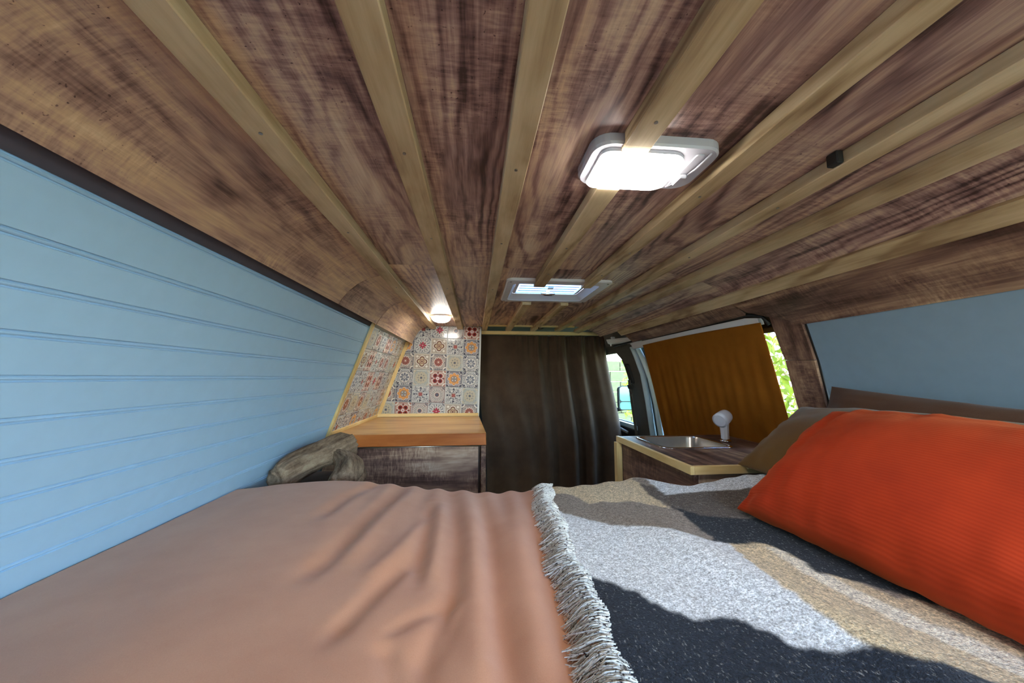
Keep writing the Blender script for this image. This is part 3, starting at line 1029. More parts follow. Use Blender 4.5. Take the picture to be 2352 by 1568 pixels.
hook = empty('curtain_hook', (0.985, 2.60, 0.27))
tag(hook, 'small white cup hook with a dark ring on the pale rail', 'hook')
bmh = bm_box(0.975, 1.003, 2.575, 2.60, 0.272, 0.292, 0.004)
build('hook_base', bmh, M['white_plastic'], hook)
ring = [(0.985 + 0.012 * math.cos(a), 2.585, 0.268 + 0.020 * math.sin(a)) for a in np.linspace(0, 2 * PI, 17)]
build('ring', bm_tube(ring, 0.0022, 6), M['dark_plastic'], hook, True)
build('tip', bm_box(0.966, 0.974, 2.572, 2.580, 0.222, 0.238, 0.002), M['white_plastic'], hook)

d2 = empty('door_2', (1.2, 3.2, -0.3))
struct(d2)
wall_ring(rrect(2.60, 3.90, -0.60, 0.24, 0.05), rrect(2.66, 3.84, -0.36, 0.185, 0.05), 0.035, 0.03, M['grey_plastic'], 'door_frame', d2)
build('door_sill', bm_prism([(rx(z, 0.0), y, z) for y, z in ((2.72, -0.365), (3.84, -0.365), (3.84, -0.40), (2.74, -0.40))], (0.05, 0, 0)), M['body_teal'], d2)
build('door_card', bm_prism([(rx(z, -0.015), y, z) for y, z in ((2.76, -0.402), (3.84, -0.402), (3.84, -0.60), (2.80, -0.60))], (0.05, 0, 0)), M['dark_plastic'], d2)
build('grab_bar', bm_tube([(rx(-0.40, -0.03), 2.85, -0.43), (rx(-0.38, -0.05), 3.0, -0.405), (rx(-0.36, -0.03), 3.2, -0.385)], 0.012, 8), M['grey_plastic'], d2, True)
w2 = build('window_2', bm_prism([(rx(z, 0.045), y, z) for y, z in rrect(2.655, 3.845, -0.365, 0.19, 0.05)], (0.004, 0, 0)), M['glass'])
struct(w2)

wm = empty('wing_mirror', (1.35, 3.25, -0.2))
tag(wm, 'door mirror with two pale blue glasses seen through the cab window', 'mirror')
def xz_loop(lp, y):
    return [(a, y, b) for a, b in lp]
build('housing', bm_loops([xz_loop(rrect(1.245, 1.50, -0.285, -0.075, 0.03), 3.150), xz_loop(rrect(1.250, 1.49, -0.28, -0.08, 0.03), 3.20), xz_loop(rrect(1.29, 1.46, -0.25, -0.11, 0.03), 3.26)], True, True, True), M['dark_plastic'], wm, False)
build('main_glass', bm_loops([xz_loop(rrect(1.252, 1.493, -0.208, -0.082, 0.025), 3.149), xz_loop(rrect(1.252, 1.493, -0.208, -0.082, 0.025), 3.144)], True, True, True), M['mirror'], wm)
build('lower_glass', bm_loops([xz_loop(rrect(1.252, 1.493, -0.278, -0.216, 0.02), 3.149), xz_loop(rrect(1.252, 1.493, -0.278, -0.216, 0.02), 3.144)], True, True, True), M['mirror'], wm)
build('mirror_arm', bm_tube([(1.26, 3.30, -0.30), (1.32, 3.26, -0.28), (1.38, 3.23, -0.25)], 0.018, 8), M['dark_plastic'], wm, True)

# ------------------------------------------------------------------ tiled kitchen corner
tw = empty('wall_tile', (0, 0, 0))
tw.name = 'wall_front_tiled'
struct(tw)
CTZ = -0.288
TR = -0.042                     # the sheet of tiles is hung slightly out of level
build('partition', bm_prism([(lx(-0.6), TILE_Y + 0.004, -0.6), (0.024, TILE_Y + 0.004, -0.6), (0.036, TILE_Y + 0.004, 0.383), (-0.45, TILE_Y + 0.004, 0.383), (lx(0.25), TILE_Y + 0.004, 0.25)],
                            (0, 0.03, 0)), M['grout'], tw)
build('corner_edge', bm_prism([(0.0245, TILE_Y - 0.004, CTZ), (0.030, TILE_Y - 0.004, CTZ), (0.042, TILE_Y - 0.004, 0.383), (0.0365, TILE_Y - 0.004, 0.383)], (0, 0.03, 0)), M['grout'], tw)


def clip(poly, a, b, c):
    """keep points with a*x + b*z + c >= 0"""
    out = []
    for i, p in enumerate(poly):
        q = poly[(i + 1) % len(poly)]
        dp, dq = a * p[0] + b * p[1] + c, a * q[0] + b * q[1] + c
        if dp >= 0:
            out.append(p)
        if dp * dq < 0:
            t = dp / (dp - dq)
            out.append((p[0] + (q[0] - p[0]) * t, p[1] + (q[1] - p[1]) * t))
    return out


PITCH_T = 0.1212
cols = ['FGHHID', 'ECIGCB', 'ABDFEA', 'CABICE', 'DGDHGF', 'AHGCDI', 'IBCEFA']     # from the right edge, top to bottom
tile_cache = {}


def tile_bm(poly, th=0.005):
    bmt = bmesh.new()
    vf = [bmt.verts.new((x * 1, -th, z)) for x, z in poly]
    cx = sum(p[0] for p in poly) / len(poly); cz = sum(p[1] for p in poly) / len(poly)
    vb = [bmt.verts.new((x, 0, z)) for x, z in poly]
    k = 1 - 0.0012 / (TILE / 2)
    vi = [bmt.verts.new((cx + (x - cx) * k, -th - 0.0006, cz + (z - cz) * k)) for x, z in poly]
    n = len(poly)
    for i in range(n):
        j = (i + 1) % n
        bmt.faces.new((vb[i], vb[j], vf[j], vf[i]))
        bmt.faces.new((vf[i], vf[j], vi[j], vi[i]))
    bmt.faces.new(vi)
    return bmt


def put_tile(key, poly, mat, loc, rot_m, parent):
    full = len(poly) == 4 and abs(abs(poly[0][0]) - TILE / 2) < 1e-6 and all(abs(abs(p[0]) - TILE / 2) < 1e-6 and abs(abs(p[1]) - TILE / 2) < 1e-6 for p in poly)
    ck = mat.name if full else None
    me = tile_cache.get(ck) if full else None
    if me is None:
        bmt = tile_bm(poly)
        bmesh.ops.recalc_face_normals(bmt, faces=bmt.faces)
        me = bpy.data.meshes.new('tile')
        bmt.to_mesh(me)
        bmt.free()
        me.materials.append(mat)
        if full:
            tile_cache[ck] = me
    o = bpy.data.objects.new('tile', me)
    COL.objects.link(o)
    o.parent = parent
    m = rot_m.copy()
    m.translation = Vector(loc) - depth_off(parent)
    o.matrix_local = m
    return o


ct, st = math.cos(TR), math.sin(TR)
origin = Vector((0.033, 0.402))      # top right corner of the sheet
for ci in range(7):
    for ri in range(7):
        if ri < 6:
            code = cols[ci][ri]
        else:
            code = 'C'
        lxx = -(ci + 0.5) * PITCH_T
        lzz = -(ri + 0.5) * PITCH_T
        cxw = origin.x + lxx * ct + (-lzz) * st * 0.6
        czw = origin.y + lxx * (st) * 1.0 + lzz * ct
        # local outline clipped by the left wall, the counter and the cove
        h = TILE / 2
        poly = [(-h, -h), (h, -h), (h, h), (-h, h)]
        def tow(p):
            return (cxw + p[0] * ct - p[1] * st, czw + p[0] * st + p[1] * ct)
        def plane(a, b, c):   # a*X + b*Z + c in world -> local
            return (a * ct + b * st, -a * st + b * ct, a * cxw + b * czw + c)
        poly = clip(poly, *plane(1, -0.355, 0.617 - 0.004))
        if poly: poly = clip(poly, *plane(0, 1, -(CTZ + 0.004)))
        if poly: poly = clip(poly, *plane(0, -1, 0.383))
        if poly: poly = clip(poly, *plane(-1, 0.015, 0.0285))
        if len(poly) < 3:
            continue
        if max(p[0] for p in poly) - min(p[0] for p in poly) < 0.006 or max(p[1] for p in poly) - min(p[1] for p in poly) < 0.006:
            continue
        put_tile('b', poly, TM[code], (cxw, TILE_Y + 0.003, czw), Matrix.Rotation(-TR, 4, 'Y'), tw)

# tiles on the sloping side wall
tl = empty('wall_left_tiled', (0, 0, 0))
struct(tl)
build('tile_bed', bm_prism([(lx(z), y, z) for y, z in ((WY1 + 0.005, -0.6), (TILE_Y, -0.6), (TILE_Y, 0.30), (WY1 + 0.005, 0.30))], (-0.009, 0, 0.003)), M['grout'], tl)
# local x -> along +Y (away), local z -> up the wall, local -y -> into the room
rotL = Matrix(((0, -dn.x, du.x, 0), (1, -dn.y, du.y, 0), (0, -dn.z, du.z, 0), (0, 0, 0, 1)))
side_codes = ['IBHDCE', 'DFCIHA', 'HCFDGB', 'FDAICH', 'GDFCDI', 'BIHECA', 'CAEFGD', 'HGDIBC']
s_top = 0.30
for ci in range(8):
    for ri in range(6):
        h = TILE / 2
        y = WY1 + 0.03 + (ci + 0.5) * PITCH_T
        s = (0.262 / (du.z)) - (ri + 0.5) * PITCH_T
        zc = s * du.z
        base = Vector((lx(0), y, 0)) + du * s
        poly = [(-h, -h), (h, -h), (h, h), (-h, h)]
        poly = clip(poly, -1, 0, TILE_Y - 0.006 - y)
        if poly: poly = clip(poly, 0, du.z, zc - (CTZ + 0.004))
        if len(poly) < 3 or max(p[0] for p in poly) - min(p[0] for p in poly) < 0.006 or max(p[1] for p in poly) - min(p[1] for p in poly) < 0.006:
            continue
        put_tile('l', poly, TM[side_codes[ci][ri]], base, rotL, tl)

tr4 = empty('trim_4', (-0.65, 2.3, 0))
struct(tr4)
def wall_strip(y0, y1, za, zb, th, mat, name='tile_trim'):
    pts = [(lx(za), y0, za), (lx(za), y1, za), (lx(zb), y1, zb), (lx(zb), y0, zb)]
    return build(name, bm_prism(pts, dn * th, bevel=0.001), mat, tr4)
wall_strip(WY1 - 0.004, WY1 + 0.026, CTZ + 0.001, 0.285, 0.011, M['pale_pine_z'])
wall_strip(WY1 + 0.027, TILE_Y - 0.012, CTZ + 0.001, CTZ + 0.022, 0.012, M['pale_pine_y'])
# corner strip, leaning with the wall, and the strip below the back tiles
cs = [(lx(CTZ + 0.024, 0.002), TILE_Y - 0.012, CTZ + 0.024), (lx(CTZ + 0.024, 0.030), TILE_Y - 0.012, CTZ + 0.024), (lx(0.262, 0.030), TILE_Y - 0.012, 0.262), (lx(0.262, 0.002), TILE_Y - 0.012, 0.262)]
build('tile_trim', bm_prism(cs, (0, 0.009, 0), bevel=0.001), M['pale_pine_z'], tr4)
build('tile_trim', bm_box(lx(CTZ, 0.004), 0.024, TILE_Y - 0.018, TILE_Y - 0.003, CTZ + 0.001, CTZ + 0.023, 0.001), M['pale_pine_x'], tr4)

# ------------------------------------------------------------------ left cabinet and worktop
wt = empty('worktop', (-0.3, 2.0, CTZ))
tag(wt, 'golden wood worktop with orange brown front edge on the tiled kitchen cabinet', 'worktop')
CY0 = 1.955
top_poly = [(lx(CTZ, 0.013), CY0 + 0.012), (0.058, CY0 + 0.012), (0.030, TILE_Y - 0.02), (lx(CTZ, 0.013), TILE_Y - 0.02)]
build('top_board', bm_prism([(x, y, CTZ - 0.0595) for x, y in top_poly], (0, 0, 0.0595), bevel=0.0015), M['counter_top'], wt)
build('front_edge', bm_prism([(-0.722, CY0, CTZ - 0.060), (0.0595, CY0, CTZ - 0.060), (0.056, CY0, CTZ - 0.001), (-0.700, CY0, CTZ - 0.001)], (0, 0.0115, 0), bevel=0.002), M['counter_edge'], wt)

kc = empty('kitchen_cabinet', (-0.3, 2.3, Z0))
tag(kc, 'low cabinet faced with grey brown wood grain boards under the golden worktop', 'cabinet')
CT0 = CTZ - 0.064
build('carcass', bm_prism([(lx(Z0, 0.02), 2.0, Z0), (0.028, 2.0, Z0), (0.028, 2.0, CT0), (lx(CT0, 0.02) , 2.0, CT0)], (0, TILE_Y - 2.03, 0)), M['dark_wood'], kc)
build('front_panel', bm_prism([(-0.86, 1.975, Z0 + 0.02), (0.018, 1.975, Z0 + 0.02), (0.018, 1.975, CT0 - 0.006), (-0.735, 1.975, CT0 - 0.006)], (0, 0.018, 0), bevel=0.0015), M['cab_wood_x'], kc)
build('end_post', bm_box(0.032, 0.058, 1.965, 1.995, Z0, CT0, 0.002), M['cab_wood_y'], kc)
build('end_panel', bm_box(0.029, 0.040, 1.996, TILE_Y - 0.03, Z0, CT0, 0.001), M['cab_wood_y'], kc)
build('metal_strip', bm_tube([(-0.73, 1.968, CT0 - 0.001), (0.03, 1.968, CT0 - 0.001)], 0.0032, 8), M['steel'], kc, True)

# ------------------------------------------------------------------ front rails and dark curtain
rl = empty('trim_5', (0.5, 2.9, 0.35))
struct(rl)
build('cross_rail', bm_box(0.044, 1.06, 2.863, 2.900, 0.334, 0.3595, 0.0015), M['pale_pine_x'], rl)
for xa, xb in ((0.038, 0.0455), (0.0885, 0.2275), (0.2755, 0.4225), (0.4655, 0.6165), (0.6615, 0.742)):
    build('spacer', bm_box(xa, xb, 2.712, 2.73, 0.374, 0.404, 0.0008), M['pale_pine_x'], rl)
build('packing_piece', bm_box(0.255, 0.36, 2.858, 2.8625, 0.348, 0.3585, 0.0008), M['pale_pine_x'], rl)
br = bm_tube([(0.452, 2.62, 0.3565), (0.458, 2.66, 0.3555), (0.475, 2.69, 0.356), (0.50, 2.70, 0.362)], [0.004, 0.006, 0.006, 0.003], 8)
o = build('dark_bent_piece', br, M['dark_wood'], rl, True)  # dark bent piece under a batten near the rails

nx, nz = 420, 120
s = np.linspace(0, 1, nx)[None, :]
t = np.linspace(0, 1, nz)[:, None]
X = 0.036 + s * 1.02 + 0 * t
right = sstep(0.30, 0.62, s)
ph = 2 * PI * (s * 6.1 + 0.10 * np.sin(s * 17) + 0.10 * t * np.sin(s * 9))
sw = np.sin(ph)
fold = (sw * 0.6 + 0.4 * np.sign(sw) * np.abs(sw) ** 0.6) * (0.006 + 0.034 * right) * (0.35 + 0.65 * sstep(0.0, 0.3, t))
fold = fold + 0.007 * np.sin(2 * PI * (s * 13.3 + 0.2 * np.sin(s * 11) + 0.12 * t)) * (0.3 + right) * (1 - 0.6 * sstep(0.2, 0.6, t))
small = np.sin(2 * PI * (s * 27 + 0.5 * np.sin(s * 9))) * 0.007 * (1 - sstep(0.0, 0.22, t)) * sstep(0.15, 0.4, s)
diag = 0.012 * np.sin(2 * PI * (s * 5.5 - t * 1.3 + 0.15 * np.sin(7 * t))) * (1 - sstep(0.28, 0.5, s)) * sstep(0.02, 0.2, t)
Zc = 0.333 - t * 1.25 + 0 * s - 0.0 * s
X = X + (0.13 * s * sstep(0, 0.75, t)) + 0.06 * (1 - s) * sstep(0.3, 0.9, t) * (1 - s)
Yc = 2.93 + fold + small + diag
P = np.stack([X, Yc, Zc + 0 * X], -1)
fc = grid_mesh('front_curtain', P, M['curtain_dark'], at=(0.5, 2.93, 0.33))
sm = fc.modifiers.new('thickness', 'SOLIDIFY'); sm.thickness = 0.002; sm.offset = 0
tag(fc, 'floor length dark brown curtain closing off the cab', 'curtain')

# ------------------------------------------------------------------ ochre window curtain
ny, nz = 160, 90
a = np.linspace(0, 1, ny)[None, :]     # 0 = far, 1 = near
b = np.linspace(0, 1, nz)[:, None]     # 0 = top
ytop, ybot = 2.175 + (1.228 - 2.175) * a, 2.285 + (1.272 - 2.285) * a
ztop, zbot = 0.196 + 0 * a + 0.006 * np.sin(a * PI), -0.43 + 0 * a
Yo = ytop + (ybot - ytop) * (b ** 1.15) + 0 * b
Zo = ztop + (zbot - ztop) * b
wv = 0.006 * np.sin(2 * PI * (a * 7 + 0.5 * np.sin(a * 6))) * sstep(0.1, 0.8, b) * (1 - 0.6 * a) + 0.003 * np.sin(2 * PI * (a * 15 + b * 0.7)) * b
Xo = rx(Zo, -0.020) + wv - 0.0
P = np.stack([Xo, Yo, Zo + 0 * Xo], -1)
oc = grid_mesh('window_curtain', P, M['ochre'], at=(1.08, 1.75, 0.19))
sm = oc.modifiers.new('thickness', 'SOLIDIFY'); sm.thickness = 0.0016; sm.offset = 0
tag(oc, 'ochre orange cloth pinned across the sliding door window behind the sink', 'curtain')

# ------------------------------------------------------------------ sink cabinet
SZ = -0.266
sx0, sx1, sy0, sy1 = 0.640, 1.150, 1.076, 1.655
sink_o = rrect(0.700, 0.992, 1.340, 1.625, 0.045, 6)
sink_i = rrect(0.716, 0.976, 1.356, 1.609, 0.040, 6)
swt = empty('sink_worktop', (0.9, 1.36, SZ))
tag(swt, 'brown laminate worktop with a pale pine lip around the steel sink', 'worktop')
def to_rect(loop, x0, x1, y0, y1):
    cx, cy = (x0 + x1) / 2, (y0 + y1) / 2
    lcx = sum(p[0] for p in loop) / len(loop); lcy = sum(p[1] for p in loop) / len(loop)
    out = []
    for i, p in enumerate(loop):
        q, k = divmod(i, 7)
        # corner arcs collapse to corners with their middle point, ends slide to the sides
        out.append({0: (x1, y0), 1: (x1, y1), 2: (x0, y1), 3: (x0, y0)}[q])
    # spread: first and last points of each arc
    res = []
    for i, p in enumerate(out):
        q, k = divmod(i, 7)
        lp = loop[i]
        f = (k - 3) / 3.0
        c = p
        if q == 0:
            r = (lp[0] * (-f) + c[0] * (1 + f), y0) if f < 0 else (x1, c[1] * (1 - f) + lp[1] * f)
        elif q == 1:
            r = (x1, lp[1] * (-f) + c[1] * (1 + f)) if f < 0 else (c[0] * (1 - f) + lp[0] * f, y1)
        elif q == 2:
            r = (lp[0] * (-f) + c[0] * (1 + f), y1) if f < 0 else (x0, c[1] * (1 - f) + lp[1] * f)
        else:
            r = (x0, lp[1] * (-f) + c[1] * (1 + f)) if f < 0 else (c[0] * (1 - f) + lp[0] * f, y0)
        res.append(r)
    return res
hole = rrect(0.708, 0.984, 1.348, 1.617, 0.042, 6)
rect = to_rect(hole, sx0 + 0.014, sx1, sy0 + 0.014, sy1)
lv = lambda lp, z: [(x, y, z) for x, y in lp]
build('laminate_board', bm_loops([lv(rect, SZ), lv(hole, SZ), lv(hole, SZ - 0.022), lv(rect, SZ - 0.022)], cyc=True), M['cab_wood_y'], swt)
build('pine_lip', bm_box(sx0, sx0 + 0.0135, sy0, sy1 + 0.01, SZ - 0.024, SZ + 0.0008, 0.001), M['pale_pine_y'], swt)
build('pine_lip', bm_box(sx0 + 0.014, sx1 - 0.02, sy0, sy0 + 0.0135, SZ - 0.024, SZ + 0.0008, 0.001), M['pale_pine_x'], swt)

sc = empty('sink_cabinet', (0.9, 1.36, Z0))
tag(sc, 'brown wood grain cabinet with a pine corner post under the sink', 'cabinet')
build('side_panel', bm_box(0.658, 0.672, 1.09, 1.640, Z0, SZ - 0.0245, 0.001), M['cab_wood_y'], sc)
build('near_panel', bm_box(0.673, 1.13, 1.09, 1.104, Z0, SZ - 0.0245, 0.001), M['cab_wood_x'], sc)
build('corner_post', bm_box(0.632, 0.657, 1.640, 1.672, Z0, SZ - 0.026, 0.001), M['pale_pine_z'], sc)
build('far_panel', bm_box(0.673, 1.13, 1.641, 1.655, Z0, SZ - 0.0245, 0.001), M['dark_wood'], sc)

sk = empty('sink', (0.846, 1.48, SZ))
tag(sk, 'rectangular stainless steel sink bowl set in the brown worktop', 'sink')
def shrink(lp, d):
    cx = sum(p[0] for p in lp) / len(lp); cy = sum(p[1] for p in lp) / len(lp)
    return [(cx + (x - cx) * (1 - d / 0.13), cy + (y - cy) * (1 - d / 0.13)) for x, y in lp]
build('rim', bm_loops([lv(sink_o, SZ + 0.0005), lv(sink_o, SZ + 0.0025), lv(shrink(sink_o, 0.006), SZ + 0.0045), lv(sink_i, SZ + 0.0035), lv(sink_i, SZ + 0.0012)], cyc=True), M['chrome'], sk, True)
bowl = [lv(sink_i, SZ + 0.003), lv(shrink(sink_i, 0.003), SZ - 0.004), lv(shrink(sink_i, 0.010), SZ - 0.09), lv(shrink(sink_i, 0.018), SZ - 0.108), lv(shrink(sink_i, 0.03), SZ - 0.115), lv(shrink(sink_i, 0.10), SZ - 0.119)]
build('bowl', bm_loops(bowl, True, False, True), M['steel'], sk, True)
bmd = bmesh.new()
bmesh.ops.create_cone(bmd, cap_ends=True, segments=24, radius1=0.022, radius2=0.020, depth=0.003)
bmesh.ops.translate(bmd, vec=(0.846, 1.48, SZ - 0.1165), verts=bmd.verts)
build('drain', bmd, M['chrome'], sk)

tp = empty('tap', (1.035, 1.475, SZ))
tag(tp, 'white plastic shower head tap standing beside the sink', 'tap')
tx, ty = 1.035, 1.475
build('collar', bm_tube([(tx, ty, SZ + 0.0005), (tx, ty, SZ + 0.006), (tx, ty, SZ + 0.012)], [0.024, 0.023, 0.017], 20), M['chrome'], tp, True)
build('handle', bm_tube([(tx, ty, SZ + 0.012), (tx, ty, SZ + 0.03), (tx, ty + 0.002, SZ + 0.06), (tx + 0.002, ty + 0.003, SZ + 0.085), (tx + 0.004, ty + 0.003, SZ + 0.10)], [0.0155, 0.0155, 0.0175, 0.0195, 0.016], 8), M['white_plastic'], tp)
ax = Vector((-0.84, -0.42, -0.34)).normalized()
c0 = Vector((tx + 0.006, ty + 0.006, SZ + 0.100))
spray = build('spray_head', bm_tube([c0 - ax * 0.020, c0 - ax * 0.014, c0, c0 + ax * 0.026, c0 + ax * 0.038], [0.018, 0.027, 0.029, 0.031, 0.031], 24), M['white_plastic'], tp, True)
build('spray_face', bm_tube([c0 + ax * 0.0382, c0 + ax * 0.0405], [0.026, 0.024], 24), M['white_plastic'], spray, False)

# ------------------------------------------------------------------ lamps and roof vent
lm = empty('ceiling_lamp', (0.28, 0.56, ZP))
tag(lm, 'lit rectangular white ceiling lamp with a switch between two battens', 'lamp')
base_o = rrect(0.184, 0.404, 0.530, 0.660, 0.032, 6)
zl = 0.3665
build('base_plate', bm_loops([lv(base_o, ZP - 0.0005), lv(base_o, zl + 0.004), lv(shrink(base_o, 0.004), zl)], True, True, True), M['lamp_plastic'], lm, False)
# lens outline: straight on three sides, bowed edge towards the switch
lens = []
for x, y in rrect(0.200, 0.336, 0.541, 0.650, 0.018, 6):
    k = (x - 0.200) / 0.136
    lens.append((x + k * 0.024 * (math.sin((y - 0.541) / 0.110 * PI * 0.75 + 0.3)) - k * 0.006, y))
lens2 = [(0.266 + (x - 0.266) * 0.97, 0.597 + (y - 0.597) * 0.96) for x, y in lens]
lens3 = [(0.266 + (x - 0.266) * 0.84, 0.597 + (y - 0.597) * 0.82) for x, y in lens]
build('lens_rim', bm_loops([lv(lens, zl - 0.0003), lv(lens, zl - 0.0065)], True, True, True), M['lamp_plastic'], lm)
build('lens', bm_loops([lv(lens, zl - 0.0067), lv(lens, zl - 0.0085), lv(lens2, zl - 0.0115), lv(lens3, zl - 0.0130)], True, True, True), M['lens_main'], lm, True)
rec = build('switch_recess', bm_loops([lv(rrect(0.361, 0.376, 0.545, 0.645, 0.004, 6), zl - 0.0002), lv(rrect(0.362, 0.375, 0.546, 0.644, 0.004, 6), zl - 0.0022)], True, True, True), M['lamp_plastic'], lm)
build('side_rib', bm_tube([(0.383, 0.540, zl - 0.001), (0.382, 0.585, zl - 0.002), (0.374, 0.625, zl - 0.002), (0.361, 0.650, zl - 0.001)], 0.0018, 6), M['lamp_plastic'], lm, True)
build('rocker_switch', bm_box(0.3615, 0.3755, 0.600, 0.630, zl - 0.010, zl - 0.0023, 0.002), M['lamp_plastic'], rec)

pk = empty('round_lamp', (-0.218, 2.33, ZP))
tag(pk, 'small lit round lamp on the ceiling above the tiled corner', 'lamp')
def disc_loop(r, z, n=28):
    return [(-0.218 + r * math.cos(2 * PI * i / n), 2.33 + r * math.sin(2 * PI * i / n), z) for i in range(n)]
build('ring_base', bm_loops([disc_loop(0.066, ZP - 0.0005), disc_loop(0.066, ZP - 0.006), disc_loop(0.062, ZP - 0.010)], True, True, True), M['white_plastic'], pk)
build('dome_lens', bm_loops([disc_loop(0.060, ZP - 0.0103), disc_loop(0.057, ZP - 0.022), disc_loop(0.046, ZP - 0.034), disc_loop(0.028, ZP - 0.041), disc_loop(0.01, ZP - 0.0435)], True, True, True), M['lens_puck'], pk, True)

rv = empty('roof_vent', (0.315, 1.55, ZP))
tag(rv, 'white framed skylight roof vent with milky pane and centre handle', 'roof vent')
vo = rrect(0.119, 0.546, 1.392, 1.800, 0.028, 6)
vi = rrect(0.149, 0.507, 1.446, 1.761, 0.020, 6)
vf = 0.3725
vfr = build('frame', bm_loops([lv(vo, ZP - 0.0006), lv(vo, vf + 0.003), lv(shrink(vo, 0.003), vf), lv(vi, vf), lv(vi, ZP - 0.0006)], cyc=True), M['white_plastic'], rv)
v2 = rrect(0.168, 0.478, 1.464, 1.716, 0.016, 6)
build('shaft', bm_loops([lv(vi, vf + 0.001), lv(v2, 0.3955), lv(shrink(v2, -0.004), 0.3955), lv(shrink(vi, -0.001), ZP)], cyc=True), M['white_plastic'], rv)
v3 = rrect(0.182, 0.464, 1.476, 1.704, 0.012, 6)
build('pane_frame', bm_loops([lv(v2, 0.396), lv(v3, 0.394), lv(v3, 0.402), lv(v2, 0.402)], cyc=True), M['white_plastic'], rv)
vpn = build('pane', bm_loops([lv(v3, 0.3985), lv(v3, 0.4015)], True, True, True), M['frosted'], rv)
for k in range(4):
    yy = 1.53 + k * 0.042
    build('pane_rib', bm_box(0.19, 0.456, yy, yy + 0.005, 0.3955, 0.398, 0.001), M['frosted'], vpn)
wnd = build('winder', bm_tube([(0.330, 1.66, 0.398), (0.330, 1.66, 0.386), (0.330, 1.66, 0.378)], [0.010, 0.012, 0.009], 16), M['chrome'], rv, True)
build('winder_bar', bm_tube([(0.298, 1.66, 0.386), (0.316, 1.657, 0.383), (0.346, 1.657, 0.383), (0.362, 1.66, 0.386)], [0.006, 0.009, 0.009, 0.006], 10), M['chrome'], wnd, True)
build('latch', bm_box(0.315, 0.340, 1.575, 1.60, 0.390, 0.3955, 0.001), M['white_plastic'], rv)
for sx, sy in ((0.135, 1.416), (0.528, 1.416), (0.135, 1.776), (0.528, 1.776)):
    bms = bmesh.new()
    bmesh.ops.create_cone(bms, cap_ends=True, segments=10, radius1=0.0042, radius2=0.0038, depth=0.0018)
    bmesh.ops.translate(bms, vec=(sx, sy, vf - 0.0009), verts=bms.verts)
    build('screw', bms, M['screw'], vfr)

clp = build('dark_block', bm_box(0.604, 0.6172, 0.535, 0.556, ZB + 0.001, ZP - 0.001, 0.002), M['dark_plastic'], at=(0.61, 0.545, ZP))  # small dark block on the batten side
tag(clp, 'tiny dark brown block against the side of a right hand ceiling batten', 'clip')

# ------------------------------------------------------------------ bed
bf = empty('bed_frame', (0.15, 0.2, Z0))
tag(bf, 'wooden bed platform under the mattress with a low end shelf by the wall', 'bed frame')
build('platform', bm_prism([(-0.86, REAR + 0.1, -0.56), (1.17, REAR + 0.1, -0.56), (1.17, 1.03, -0.56), (0.56, 1.03, -0.56), (0.56, 1.27, -0.56), (-0.80, 1.27, -0.56)], (0, 0, 0.025)), M['dark_wood'], bf)
for x, y in ((-0.7, -0.7), (1.0, -0.7), (-0.7, 1.2), (1.0, 0.95)):
    build('leg', bm_box(x - 0.03, x + 0.03, y - 0.03, y + 0.03, Z0, -0.5605, 0.002), M['dark_wood'], bf)
build('end_shelf', bm_box(-0.755, -0.50, 1.42, 1.72, -0.43, -0.405, 0.002), M['dark_wood'], bf)
build('shelf_leg', bm_box(-0.56, -0.52, 1.62, 1.68, Z0, -0.4305, 0.002), M['dark_wood'], bf)
build('shelf_leg', bm_box(-0.74, -0.70, 1.62, 1.68, Z0, -0.4305, 0.002), M['dark_wood'], bf)
mt = build('mattress', bm_prism([(-0.75, REAR + 0.12, -0.534), (1.16, REAR + 0.12, -0.534), (1.16, 1.0, -0.534), (0.54, 1.0, -0.534), (0.54, 1.20, -0.534), (-0.75, 1.20, -0.534)], (0, 0, 0.135), bevel=0.012), M['mattress'], at=(0.15, 0.2, -0.534))
tag(mt, 'pale mattress under the terracotta duvet', 'mattress')


def bed_z(x, y):
    """top of the bedding"""
    z = -0.352 + 0 * x
    z = z + 0.022 * np.exp(-((x + 0.46) / 0.26) ** 2)
    z = z - 0.012 * np.exp(-((x - 0.05) / 0.25) ** 2)
    z = z + 0.020 * sstep(0.25, 0.6, x) + 0.045 * sstep(0.45, 0.80, x) * sstep(0.55, 1.0, y)
    z = z + 0.006 * vnoise(x * 5 + 9, y * 4 + 3, 1)
    return z


def fold(x, y, pts, w, h):
    """soft crease: signed ridge of height h and width w along a polyline"""
    best = np.full(x.shape, 1e9)
    fade = np.zeros(x.shape)
    tot = len(pts) - 1
    for i in range(tot):
        ax_, ay = pts[i]; bx, by = pts[i + 1]
        dx, dy = bx - ax_, by - ay
        q = np.clip(((x - ax_) * dx + (y - ay) * dy) / (dx * dx + dy * dy), 0, 1)
        d = np.hypot(x - (ax_ + q * dx), y - (ay + q * dy))
        u = (i + q) / tot
        m = d < best
        best = np.where(m, d, best)
        fade = np.where(m, u, fade)
    return h * np.exp(-(best / w) ** 2) * np.clip(np.sin(np.clip(fade * 0.92 + 0.04, 0, 1) * PI) * 1.6, 0, 1)


